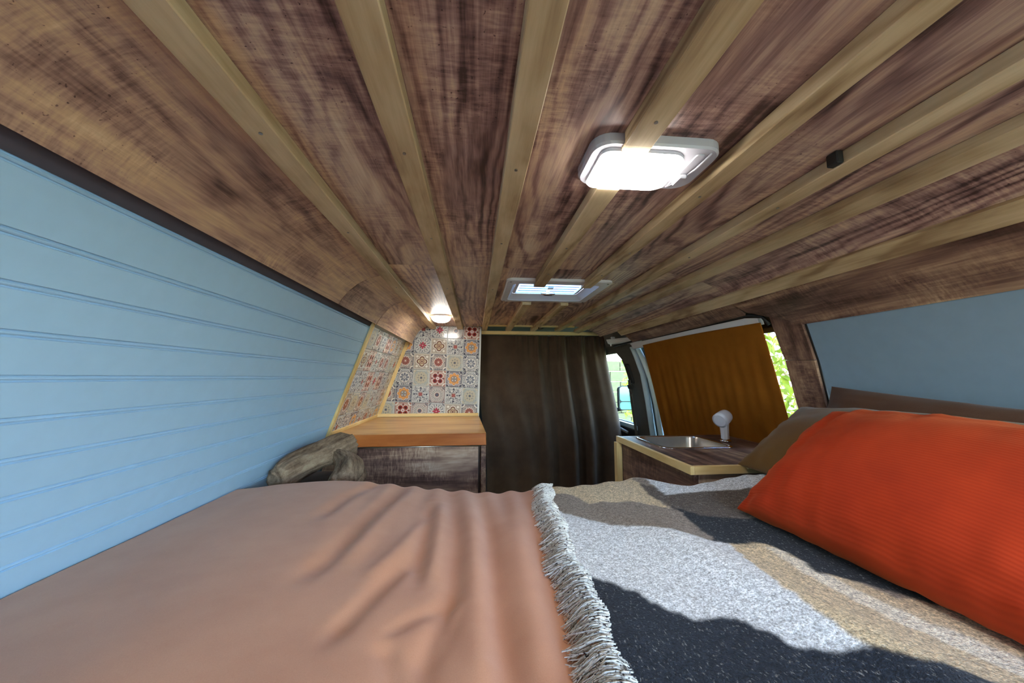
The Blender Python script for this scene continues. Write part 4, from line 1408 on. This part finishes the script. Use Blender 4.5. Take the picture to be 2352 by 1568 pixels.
FOLDS = [([(0.025, 1.166), (0.035, 0.931), (0.036, 0.668), (0.04, 0.523), (0.047, 0.452), (0.049, 0.414)], 0.022, -0.016),
         ([(-0.011, 1.2), (-0.0, 0.89), (0.008, 0.671), (0.011, 0.526), (0.017, 0.435)], 0.03, 0.012),
         ([(-0.06, 1.174), (-0.034, 0.894), (-0.032, 0.675), (-0.044, 0.577), (-0.061, 0.52), (-0.057, 0.463)], 0.018, -0.012),
         ([(-0.119, 1.111), (-0.11, 0.861), (-0.098, 0.681)], 0.017, -0.013),
         ([(-0.088, 1.095), (-0.079, 0.843), (-0.077, 0.698)], 0.016, 0.008),
         ([(-0.236, 1.222), (-0.26, 0.96), (-0.276, 0.783), (-0.29, 0.691)], 0.02, -0.01),
         ([(-0.203, 1.188), (-0.224, 0.93), (-0.239, 0.745)], 0.022, 0.008),
         ([(-0.107, 0.817), (-0.153, 0.687), (-0.179, 0.601), (-0.192, 0.546)], 0.016, -0.009),
         ([(-0.308, 1.278), (-0.354, 1.121), (-0.373, 0.953)], 0.02, -0.008),
         ([(-0.123, 0.554), (-0.099, 0.499), (-0.083, 0.444)], 0.016, -0.009),
         ([(-0.04, 0.64), (-0.087, 0.599), (-0.121, 0.563)], 0.013, -0.0045),
         ([(-0.021, 0.638), (-0.036, 0.594), (-0.054, 0.524)], 0.01, 0.005),
         ([(0.167, 1.083), (0.148, 0.766), (0.142, 0.614), (0.132, 0.501), (0.124, 0.424)], 0.025, -0.012),
         ([(0.104, 1.089), (0.097, 0.771), (0.093, 0.581), (0.085, 0.447)], 0.028, 0.01),
         ([(-0.1, 1.048), (-0.149, 0.822), (-0.186, 0.699)], 0.018, 0.007)]


def y_far(x):
    return 1.315 - 0.06 * sstep(-0.4, 0.1, x) - 0.03 * sstep(0.1, 0.4, x) - 0.165 * sstep(0.50, 0.62, x)


def bed_surface(x, y, wr=1.0):
    z = bed_z(x, y)
    if wr:
        for pts, w, h in FOLDS:
            z = z + wr * fold(x, y, pts, w, h)
        # ripples fanning out from the far edge
        z = z + wr * 0.0035 * np.sin(2 * PI * (x * 13 + 1.6 * y + 1.5 * vnoise(x * 3, y * 2.2, 5))) * sstep(0.75, 1.2, y) * sstep(-0.45, -0.2, x)
        z = z + wr * 0.004 * vnoise(x * 14 + 2 * y, y * 5, 8)
    yf = y_far(x)
    r = 0.05
    d = np.clip(y - (yf - r), 0, None)
    z = z - np.where(d > 0, 0.09 * (d / r) ** 2.2, 0) * 0.6
    return z


nxd, nyd = 300, 400
xs = np.linspace(0, 1, nxd)[None, :]
ys = np.linspace(-0.82, 1.0, nyd)[:, None]
Xd = -0.79 + xs * 1.92 + 0 * ys
yl = (ys + 0.82) / 1.82
Yd = -0.82 + yl * (y_far(Xd) + 0.045 + 0.82)
Zd = bed_surface(Xd, Yd)
# hem tucked to the walls
Xd = np.maximum(Xd, -0.617 + 0.355 * Zd + 0.004)
Xd = np.minimum(Xd, 1.10 - 0.30 * Zd - 0.006)
P = np.stack([Xd, Yd, Zd], -1)
# a hanging far edge
drop = P[-1:, :, :].copy(); drop[..., 2] -= 0.10; drop[..., 1] += 0.004
P = np.concatenate([P, drop], 0)
dv = grid_mesh('duvet', P, M['duvet'], at=(0.1, 0.4, -0.35))
sm = dv.modifiers.new('thickness', 'SOLIDIFY'); sm.thickness = 0.008; sm.offset = -1
tag(dv, 'terracotta cotton duvet spread creased over the bed', 'duvet')

# ---- woven throw with fringe
FR = [(0.238, 1.262), (0.228, 1.2), (0.208, 1.047), (0.188, 0.80), (0.178, 0.60), (0.170, 0.44), (0.160, 0.2), (0.150, -0.3)]
fy = np.array([p[1] for p in FR][::-1]); fx = np.array([p[0] for p in FR][::-1])
edge_x = lambda y: np.interp(y, fy, fx) + 0.004 * np.sin(y * 23) + 0.003 * np.sin(y * 57 + 1)
NXB, NYB = 300, 420
ub = np.linspace(0, 1, NXB)[None, :]
vb = np.linspace(0, 1, NYB)[:, None]
Yb0 = -0.30 + vb * 1.60
XR = 1.085
Xb = edge_x(Yb0) + (XR - edge_x(Yb0)) * ub
Yb = -0.30 + vb * (np.minimum(y_far(Xb), 1.275) + 0.030 + 0.30)
Xb = edge_x(Yb) + (XR - edge_x(Yb)) * ub
relax = 0.55
Zb = bed_surface(Xb, Yb, relax) + 0.010 + 0.004 * vnoise(Xb * 10, Yb * 8, 21)
Zb = Zb + 0.016 * np.exp(-((Xb - 0.40 - 0.25 * (0.8 - Yb)) / 0.05) ** 2) * sstep(0.2, 0.5, Yb) * (1 - sstep(0.75, 1.0, Yb))
Zb = np.maximum(Zb, bed_surface(Xb, Yb, 1.0) + 0.006)
PB = np.stack([Xb, Yb, Zb], -1)

REG = [('light', [(0.1, 1.04), (0.21, 1.022), (0.244, 0.96), (0.304, 0.888), (0.388, 0.808), (0.436, 0.754), (0.47, 0.728), (0.502, 0.719), (0.494, 0.69), (0.478, 0.63), (0.467, 0.57), (0.465, 0.51), (0.468, 0.449), (0.47, 0.431), (0.47, 0.431), (0.445, 0.437), (0.402, 0.457), (0.397, 0.472), (0.383, 0.502), (0.368, 0.526), (0.31, 0.54), (0.291, 0.567), (0.249, 0.635), (0.187, 0.703), (0.1, 0.72)]),
       ('navy', [(0.1, 0.72), (0.187, 0.703), (0.249, 0.635), (0.291, 0.567), (0.31, 0.54), (0.368, 0.526), (0.383, 0.502), (0.397, 0.472), (0.402, 0.457), (0.445, 0.437), (0.47, 0.431), (0.491, 0.408), (0.534, 0.383), (0.62, 0.25), (0.95, -0.35), (0.05, -0.35)]),
       ('beige', [(0.502, 0.719), (0.494, 0.69), (0.478, 0.63), (0.467, 0.57), (0.465, 0.51), (0.468, 0.449), (0.47, 0.431), (0.491, 0.408), (0.534, 0.383), (0.62, 0.25), (0.95, -0.35), (1.15, -0.35), (1.15, 0.5), (0.62, 0.52), (0.6, 0.6), (0.57, 0.701)]),
       ('cream', [(0.555, 0.69), (0.546, 0.557), (0.56, 0.474), (0.6, 0.36), (0.7, 0.1), (0.76, 0.1), (0.64, 0.38), (0.59, 0.5), (0.578, 0.6), (0.575, 0.68)]),
       ('black', [(0.497, 0.939), (0.511, 0.897), (0.525, 0.853), (0.597, 0.804), (0.7, 0.79), (1.1, 0.7), (1.1, 0.45), (0.66, 0.5), (0.601, 0.576), (0.57, 0.599), (0.579, 0.651), (0.57, 0.701), (0.502, 0.719), (0.47, 0.728), (0.484, 0.758), (0.488, 0.81), (0.498, 0.875), (0.497, 0.939)]),
       ('dark', [(0.505, 1.127), (0.492, 1.035), (0.497, 0.939), (0.525, 0.853), (0.597, 0.804), (1.1, 0.78), (1.1, 1.0), (0.753, 0.921), (0.675, 0.94), (0.593, 0.975), (0.526, 1.002), (0.529, 1.059)]),
       ('beige', [(0.2, 1.161), (0.22, 1.149), (0.296, 1.101), (0.315, 1.029), (0.37, 1.024), (0.428, 0.999), (0.489, 0.924), (0.492, 1.035), (0.505, 1.127), (0.49, 1.35), (0.2, 1.35)]),
       ('light', [(0.526, 1.002), (0.593, 0.975), (0.675, 0.94), (0.753, 0.921), (1.1, 1.0), (1.1, 1.03), (0.8, 1.035), (0.6, 1.09), (0.56, 1.3), (0.5, 1.3), (0.53, 1.16)]),
       ('black', [(0.8, 1.036), (1.1, 1.031), (1.1, 1.3), (0.64, 1.3), (0.66, 1.06)])]


def in_poly(x, y, poly):
    ins = np.zeros(x.shape, bool)
    n = len(poly)
    j = n - 1
    for i in range(n):
        xi, yi = poly[i]; xj, yj = poly[j]
        c = ((yi > y) != (yj > y)) & (x < (xj - xi) * (y - yi) / (yj - yi + 1e-12) + xi)
        ins ^= c
        j = i
    return ins


WC = {'navy': lin(36, 41, 51), 'light': lin(216, 220, 224), 'beige': lin(206, 186, 152), 'taupe': lin(142, 130, 118),
      'dark': lin(92, 82, 74), 'black': lin(26, 29, 36), 'cream': lin(226, 216, 196)}
colr = np.tile(np.array(WC['taupe']), (NYB, NXB, 1))
xw = Xb + 0.004 * vnoise(Xb * 160, Yb * 160, 31) + 0.009 * vnoise(Xb * 60, Yb * 60, 32)
yw = Yb + 0.004 * vnoise(Xb * 160 + 30, Yb * 160, 33) + 0.009 * vnoise(Xb * 60 + 7, Yb * 60, 34)
for name, poly in REG:
    colr[in_poly(xw, yw, poly)] = WC[name]
# the weave frays a little where two colours meet
k = np.array([1, 2, 1]) / 4.0
for ax_i in (0, 1):
    pad = np.concatenate([np.take(colr, [0], ax_i), colr, np.take(colr, [-1], ax_i)], ax_i)
    n_ = colr.shape[ax_i]
    colr = sum(k[i] * np.take(pad, range(i, i + n_), ax_i) for i in range(3))

bl = empty('throw_blanket', (0.6, 0.5, -0.33))
tag(bl, 'fringed wool throw in wavy navy, pale grey, beige and taupe bands', 'blanket')
wv_ = grid_mesh('woven_cloth', PB, M['wool'], bl)
ca_ = wv_.data.color_attributes.new('Col', 'FLOAT_COLOR', 'POINT')
ca_.data.foreach_set('color', colr.reshape(-1).astype(np.float32))
sm = wv_.modifiers.new('thickness', 'SOLIDIFY'); sm.thickness = 0.006; sm.offset = -1

NS = 2600
bmv, bmf = [], []
for i in range(NS):
    y = -0.25 + 1.515 * (i + rng.random()) / NS
    if y < 0.25 and i % 2:
        continue
    x0 = float(edge_x(np.array(y))) + 0.006 + 0.012 * rng.random()
    clump = 0.010 * math.sin(y * 190) + 0.008 * math.sin(y * 71 + 1)
    ln = 0.044 + 0.014 * rng.random()
    ang = clump * 14 + rng.normal(0, 0.11) + 0.16
    dx, dy = -math.cos(ang) * ln, math.sin(ang) * ln
    lift = 0.004 + 0.010 * rng.random()
    segs = 4
    r0 = 0.0009 + 0.0005 * rng.random()
    curl = rng.normal(0, 0.006)
    b0 = len(bmv)
    for q in range(segs + 1):
        t_ = q / segs
        px_ = x0 + dx * t_ + curl * 0.4 * math.sin(t_ * PI)
        py_ = y + dy * t_ + curl * math.sin(t_ * PI * 1.3) * 0.8
        zq = float(bed_surface(np.array([px_]), np.array([min(py_, 1.27)]), 1.0)[0])
        top = 0.015 * (1 - t_) + 0.003
        pz_ = zq + top + lift * math.sin(t_ * PI)
        rr = r0 * (1 - 0.35 * t_)
        for a_ in range(3):
            an = 2 * PI * a_ / 3
            bmv.append((px_, py_ + rr * math.cos(an), pz_ + rr * math.sin(an)))
    for q in range(segs):
        for a_ in range(3):
            b_ = (a_ + 1) % 3
            bmf.append((b0 + q * 3 + a_, b0 + q * 3 + b_, b0 + (q + 1) * 3 + b_, b0 + (q + 1) * 3 + a_))
me = bpy.data.meshes.new('fringe')
off_ = np.array(bl.location)
me.from_pydata((np.array(bmv) - off_).tolist(), [], bmf)
fo = link('fringe', me, M['fringe'], bl)
fo['kind'] = 'stuff'


# ---- pillows
def pillow(name, A, B, D, T, mat, pinch=0.07, seed=1, wrk=0.004, nu=64, nv=44, power=0.5):
    """A,B = lower corners (far, near), D = upper far corner, T = full thickness"""
    A, B, D = Vector(A), Vector(B), Vector(D)
    U = (B - A); V = (D - A)
    C0 = A + U / 2 + V / 2
    u_ = U.normalized()
    w_ = u_.cross(V).normalized()
    v_ = w_.cross(u_)
    Lu, Lv = U.length, V.dot(v_)
    if w_.x > 0:
        w_ = -w_
        # keep right handed
        u_ = v_.cross(w_)
    u = np.linspace(-1, 1, nu)[None, :] + 0 * np.zeros((nv, 1))
    v = np.linspace(-1, 1, nv)[:, None] + 0 * np.zeros((1, nu))
    # denser towards the seam
    u = np.sin(u * PI / 2); v = np.sin(v * PI / 2)
    px_ = u * Lu / 2 * (1 - pinch * (1 - v ** 2))
    py_ = v * Lv / 2 * (1 - pinch * (1 - u ** 2))
    hgt = T / 2 * (np.clip((1 - u ** 2), 0, 1) ** power) * (np.clip((1 - v ** 2), 0, 1) ** power)
    hgt = hgt * (1 + 0.10 * vnoise(u * 1.6 + 5, v * 1.6 + 5, seed))
    em = (1 - np.clip(hgt / (T / 2), 0, 1)) * np.clip(hgt / (T / 2) * 3, 0, 1)
    hgt = hgt + wrk * em * vnoise(u * 11 + 3, v * 3.0, seed + 1) * 2.0 + wrk * em * vnoise(u * 3, v * 11, seed + 2) * 1.6
    top = np.stack([px_, py_, hgt], -1).reshape(-1, 3)
    bot = np.stack([px_, py_, -hgt * 0.8], -1).reshape(-1, 3)
    idx = np.arange(nu * nv).reshape(nv, nu)
    F1 = np.stack([idx[:-1, :-1], idx[:-1, 1:], idx[1:, 1:], idx[1:, :-1]], -1).reshape(-1, 4)
    F2 = F1[:, ::-1] + nu * nv
    me = bpy.data.meshes.new(name)
    me.from_pydata(np.concatenate([top, bot]).tolist(), [], np.concatenate([F1, F2]).tolist())
    bmp = bmesh.new(); bmp.from_mesh(me)
    bmesh.ops.remove_doubles(bmp, verts=bmp.verts, dist=1e-5)
    bmesh.ops.recalc_face_normals(bmp, faces=bmp.faces)
    bmp.to_mesh(me); bmp.free()
    me.polygons.foreach_set('use_smooth', [True] * len(me.polygons))
    o = link(name, me, mat)
    o.matrix_world = Matrix(((u_.x, v_.x, w_.x, C0.x), (u_.y, v_.y, w_.y, C0.y), (u_.z, v_.z, w_.z, C0.z), (0, 0, 0, 1)))
    return o


cu = pillow('cushion', (0.600, 0.835, -0.300), (0.640, 0.30, -0.315), (0.875, 0.835, -0.085), 0.21, M['cushion'], 0.06, 3, 0.010)
tag(cu, 'burnt orange finely ribbed cushion lying on the wool throw', 'cushion')
p1 = pillow('pillow', (0.800, 1.115, -0.265), (0.83, 0.42, -0.27), (1.035, 1.075, -0.095), 0.15, M['pillow_olive'], 0.04, 11, 0.005)
tag(p1, 'olive brown pillow directly behind the orange cushion', 'pillow', 'pillows against the grey blue wall')
p2 = pillow('pillow', (0.985, 1.055, -0.25), (0.99, 0.36, -0.305), (1.085, 1.040, -0.028), 0.10, M['pillow_dark'], 0.05, 17, 0.004)
tag(p2, 'dark brown pillow propped rearmost against the grey blue wall', 'pillow', 'pillows against the grey blue wall')


# ------------------------------------------------------------------ driftwood
def log(name, p0, p1, rad, seed, squash=1.0, lumpk=1.0):
    p0, p1 = Vector(p0), Vector(p1)
    axis = (p1 - p0); L = axis.length
    yv = axis.normalized()
    zv = (Vector((0, 0, 1)) - yv * yv.z).normalized()
    xv = yv.cross(zv)
    na, nl = 64, 70
    g = np.random.default_rng(seed)
    ang = np.linspace(0, 2 * PI, na, endpoint=False)[None, :]
    t = np.linspace(0, 1, nl)[:, None]
    r = np.interp(t, np.linspace(0, 1, len(rad)), rad)
    ca, sa = np.cos(ang), np.sin(ang)
    lump = vnoise(ca * 1.3 + 9 + t * 1.0, sa * 1.3 + 9 + t * 1.6, seed) * 0.55
    ridg = vnoise(ca * 5 + 20 + t * 0.8, sa * 5 + 20 - t * 0.6, seed + 1) * 0.22
    fine = vnoise(ca * 13 + 20 + t * 1.5, sa * 13 + 20 + t * 1.0, seed + 2) * 0.14
    crack = -0.22 * np.exp(-(((ang - 2.4 - 0.8 * t + PI) % (2 * PI) - PI) / 0.13) ** 2) - 0.20 * np.exp(-(((ang - 3.4 + 0.5 * t + PI) % (2 * PI) - PI) / 0.10) ** 2)
    R = r * (1 + (lump + ridg) * lumpk + fine + crack * np.clip(np.sin(t * PI) * 2, 0, 1))
    endr = np.clip(np.minimum(t, 1 - t) / 0.05, 0, 1) ** 0.4 * 0.35 + 0.65
    R = R * endr
    bend = 0.03 * np.sin(t * PI * 1.3 + seed)
    Lx = R * ca + bend
    Lz = R * sa * squash
    Ly = t * L + (0.012 * vnoise(ca * 2 + 5, sa * 2 + 5, seed + 5)) * (2 * t - 1) * 2 + 0 * ang
    P = np.stack([Lx, Ly, Lz], -1)
    V = P.reshape(-1, 3).tolist()
    F = []
    for i in range(nl - 1):
        for j in range(na):
            F.append((i * na + j, i * na + (j + 1) % na, (i + 1) * na + (j + 1) % na, (i + 1) * na + j))
    c0 = len(V); V.append((float(bend[0, 0]), 0.012, 0)); V.append((float(bend[-1, 0]), L - 0.01, 0))
    for j in range(na):
        F.append((c0, (j + 1) % na, j))
        F.append((c0 + 1, (nl - 1) * na + j, (nl - 1) * na + (j + 1) % na))
    me = bpy.data.meshes.new(name)
    me.from_pydata(V, [], F)
    bmp = bmesh.new(); bmp.from_mesh(me)
    bmesh.ops.recalc_face_normals(bmp, faces=bmp.faces)
    bmp.to_mesh(me); bmp.free()
    me.polygons.foreach_set('use_smooth', [True] * len(me.polygons))
    o = link(name, me, M['driftwood'])
    o.matrix_world = Matrix(((xv.x, yv.x, zv.x, p0.x), (xv.y, yv.y, zv.y, p0.y), (xv.z, yv.z, zv.z, p0.z), (0, 0, 0, 1)))
    return o


l1 = log('driftwood', (-0.652, 1.37, -0.345), (-0.590, 1.76, -0.292), [0.046, 0.050, 0.050, 0.050, 0.054, 0.050], 4)
tag(l1, 'long gnarled driftwood log lying along the pale blue wall', 'driftwood', 'driftwood at the end of the bed')
l2 = log('driftwood', (-0.552, 1.62, -0.312), (-0.462, 1.43, -0.398), [0.022, 0.040, 0.056, 0.064, 0.058], 9, lumpk=0.45)
tag(l2, 'smoother wedge shaped driftwood piece leaning against the longer log', 'driftwood', 'driftwood at the end of the bed')

# ------------------------------------------------------------------ outside
gd = build('ground', bm_box(-30, 30, -30, 40, -1.78, -1.70), M['grass'])
struct(gd)

hd = empty('hedge', (2.8, 3.5, -1.7))
tag(hd, 'sunlit yellow green hedge outside the sliding door window', 'hedge')
N = 15000
cx_ = 2.30 + 0.7 * rng.random(N) ** 1.5
cy_ = 0.8 + 4.9 * rng.random(N)
cz_ = -1.5 + 2.9 * rng.random(N)
V, F = [], []
for i in range(N):
    c = np.array((cx_[i], cy_[i], cz_[i]))
    d = rng.normal(size=3); d /= np.linalg.norm(d)
    e = np.cross(d, rng.normal(size=3)); e /= np.linalg.norm(e)
    L_ = 0.026 + 0.034 * rng.random(); W_ = L_ * 0.42
    b0 = len(V)
    V += [tuple(c - d * L_), tuple(c + e * W_), tuple(c + d * L_), tuple(c - e * W_)]
    F.append((b0, b0 + 1, b0 + 2, b0 + 3))
me = bpy.data.meshes.new('foliage')
me.from_pydata((np.array(V) - np.array(hd.location)).tolist(), [], F)
fo = link('foliage', me, M['leaf'], hd); fo['kind'] = 'stuff'
bmt = None
for i in range(90):
    p = Vector((2.3 + 0.8 * rng.random(), 0.8 + 4.6 * rng.random(), -1.7 + 2.4 * rng.random()))
    d = Vector((rng.normal() * 0.3, rng.normal() * 0.5, 0.5 + rng.random() * 0.5))
    bmt = bm_tube([p, p + d * 0.4 + Vector((0, 0.03, 0)), p + d * 0.8], [0.012, 0.008, 0.003], 5, bm=bmt)
tw_ = build('twigs', bmt, M['twig'], hd); tw_['kind'] = 'stuff'

gw = empty('garden_wall', (3.6, 8.0, -1.7))
tag(gw, 'pale block garden wall seen far beyond the cab door window', 'wall')
for r_ in range(9):
    for c_ in range(7):
        x = 2.3 + c_ * 0.46 + (0.23 if r_ % 2 else 0)
        build('block', bm_box(x, x + 0.445, 8.0, 8.2, -1.70 + r_ * 0.23, -1.70 + r_ * 0.23 + 0.218, 0.01), M['stone'], gw)
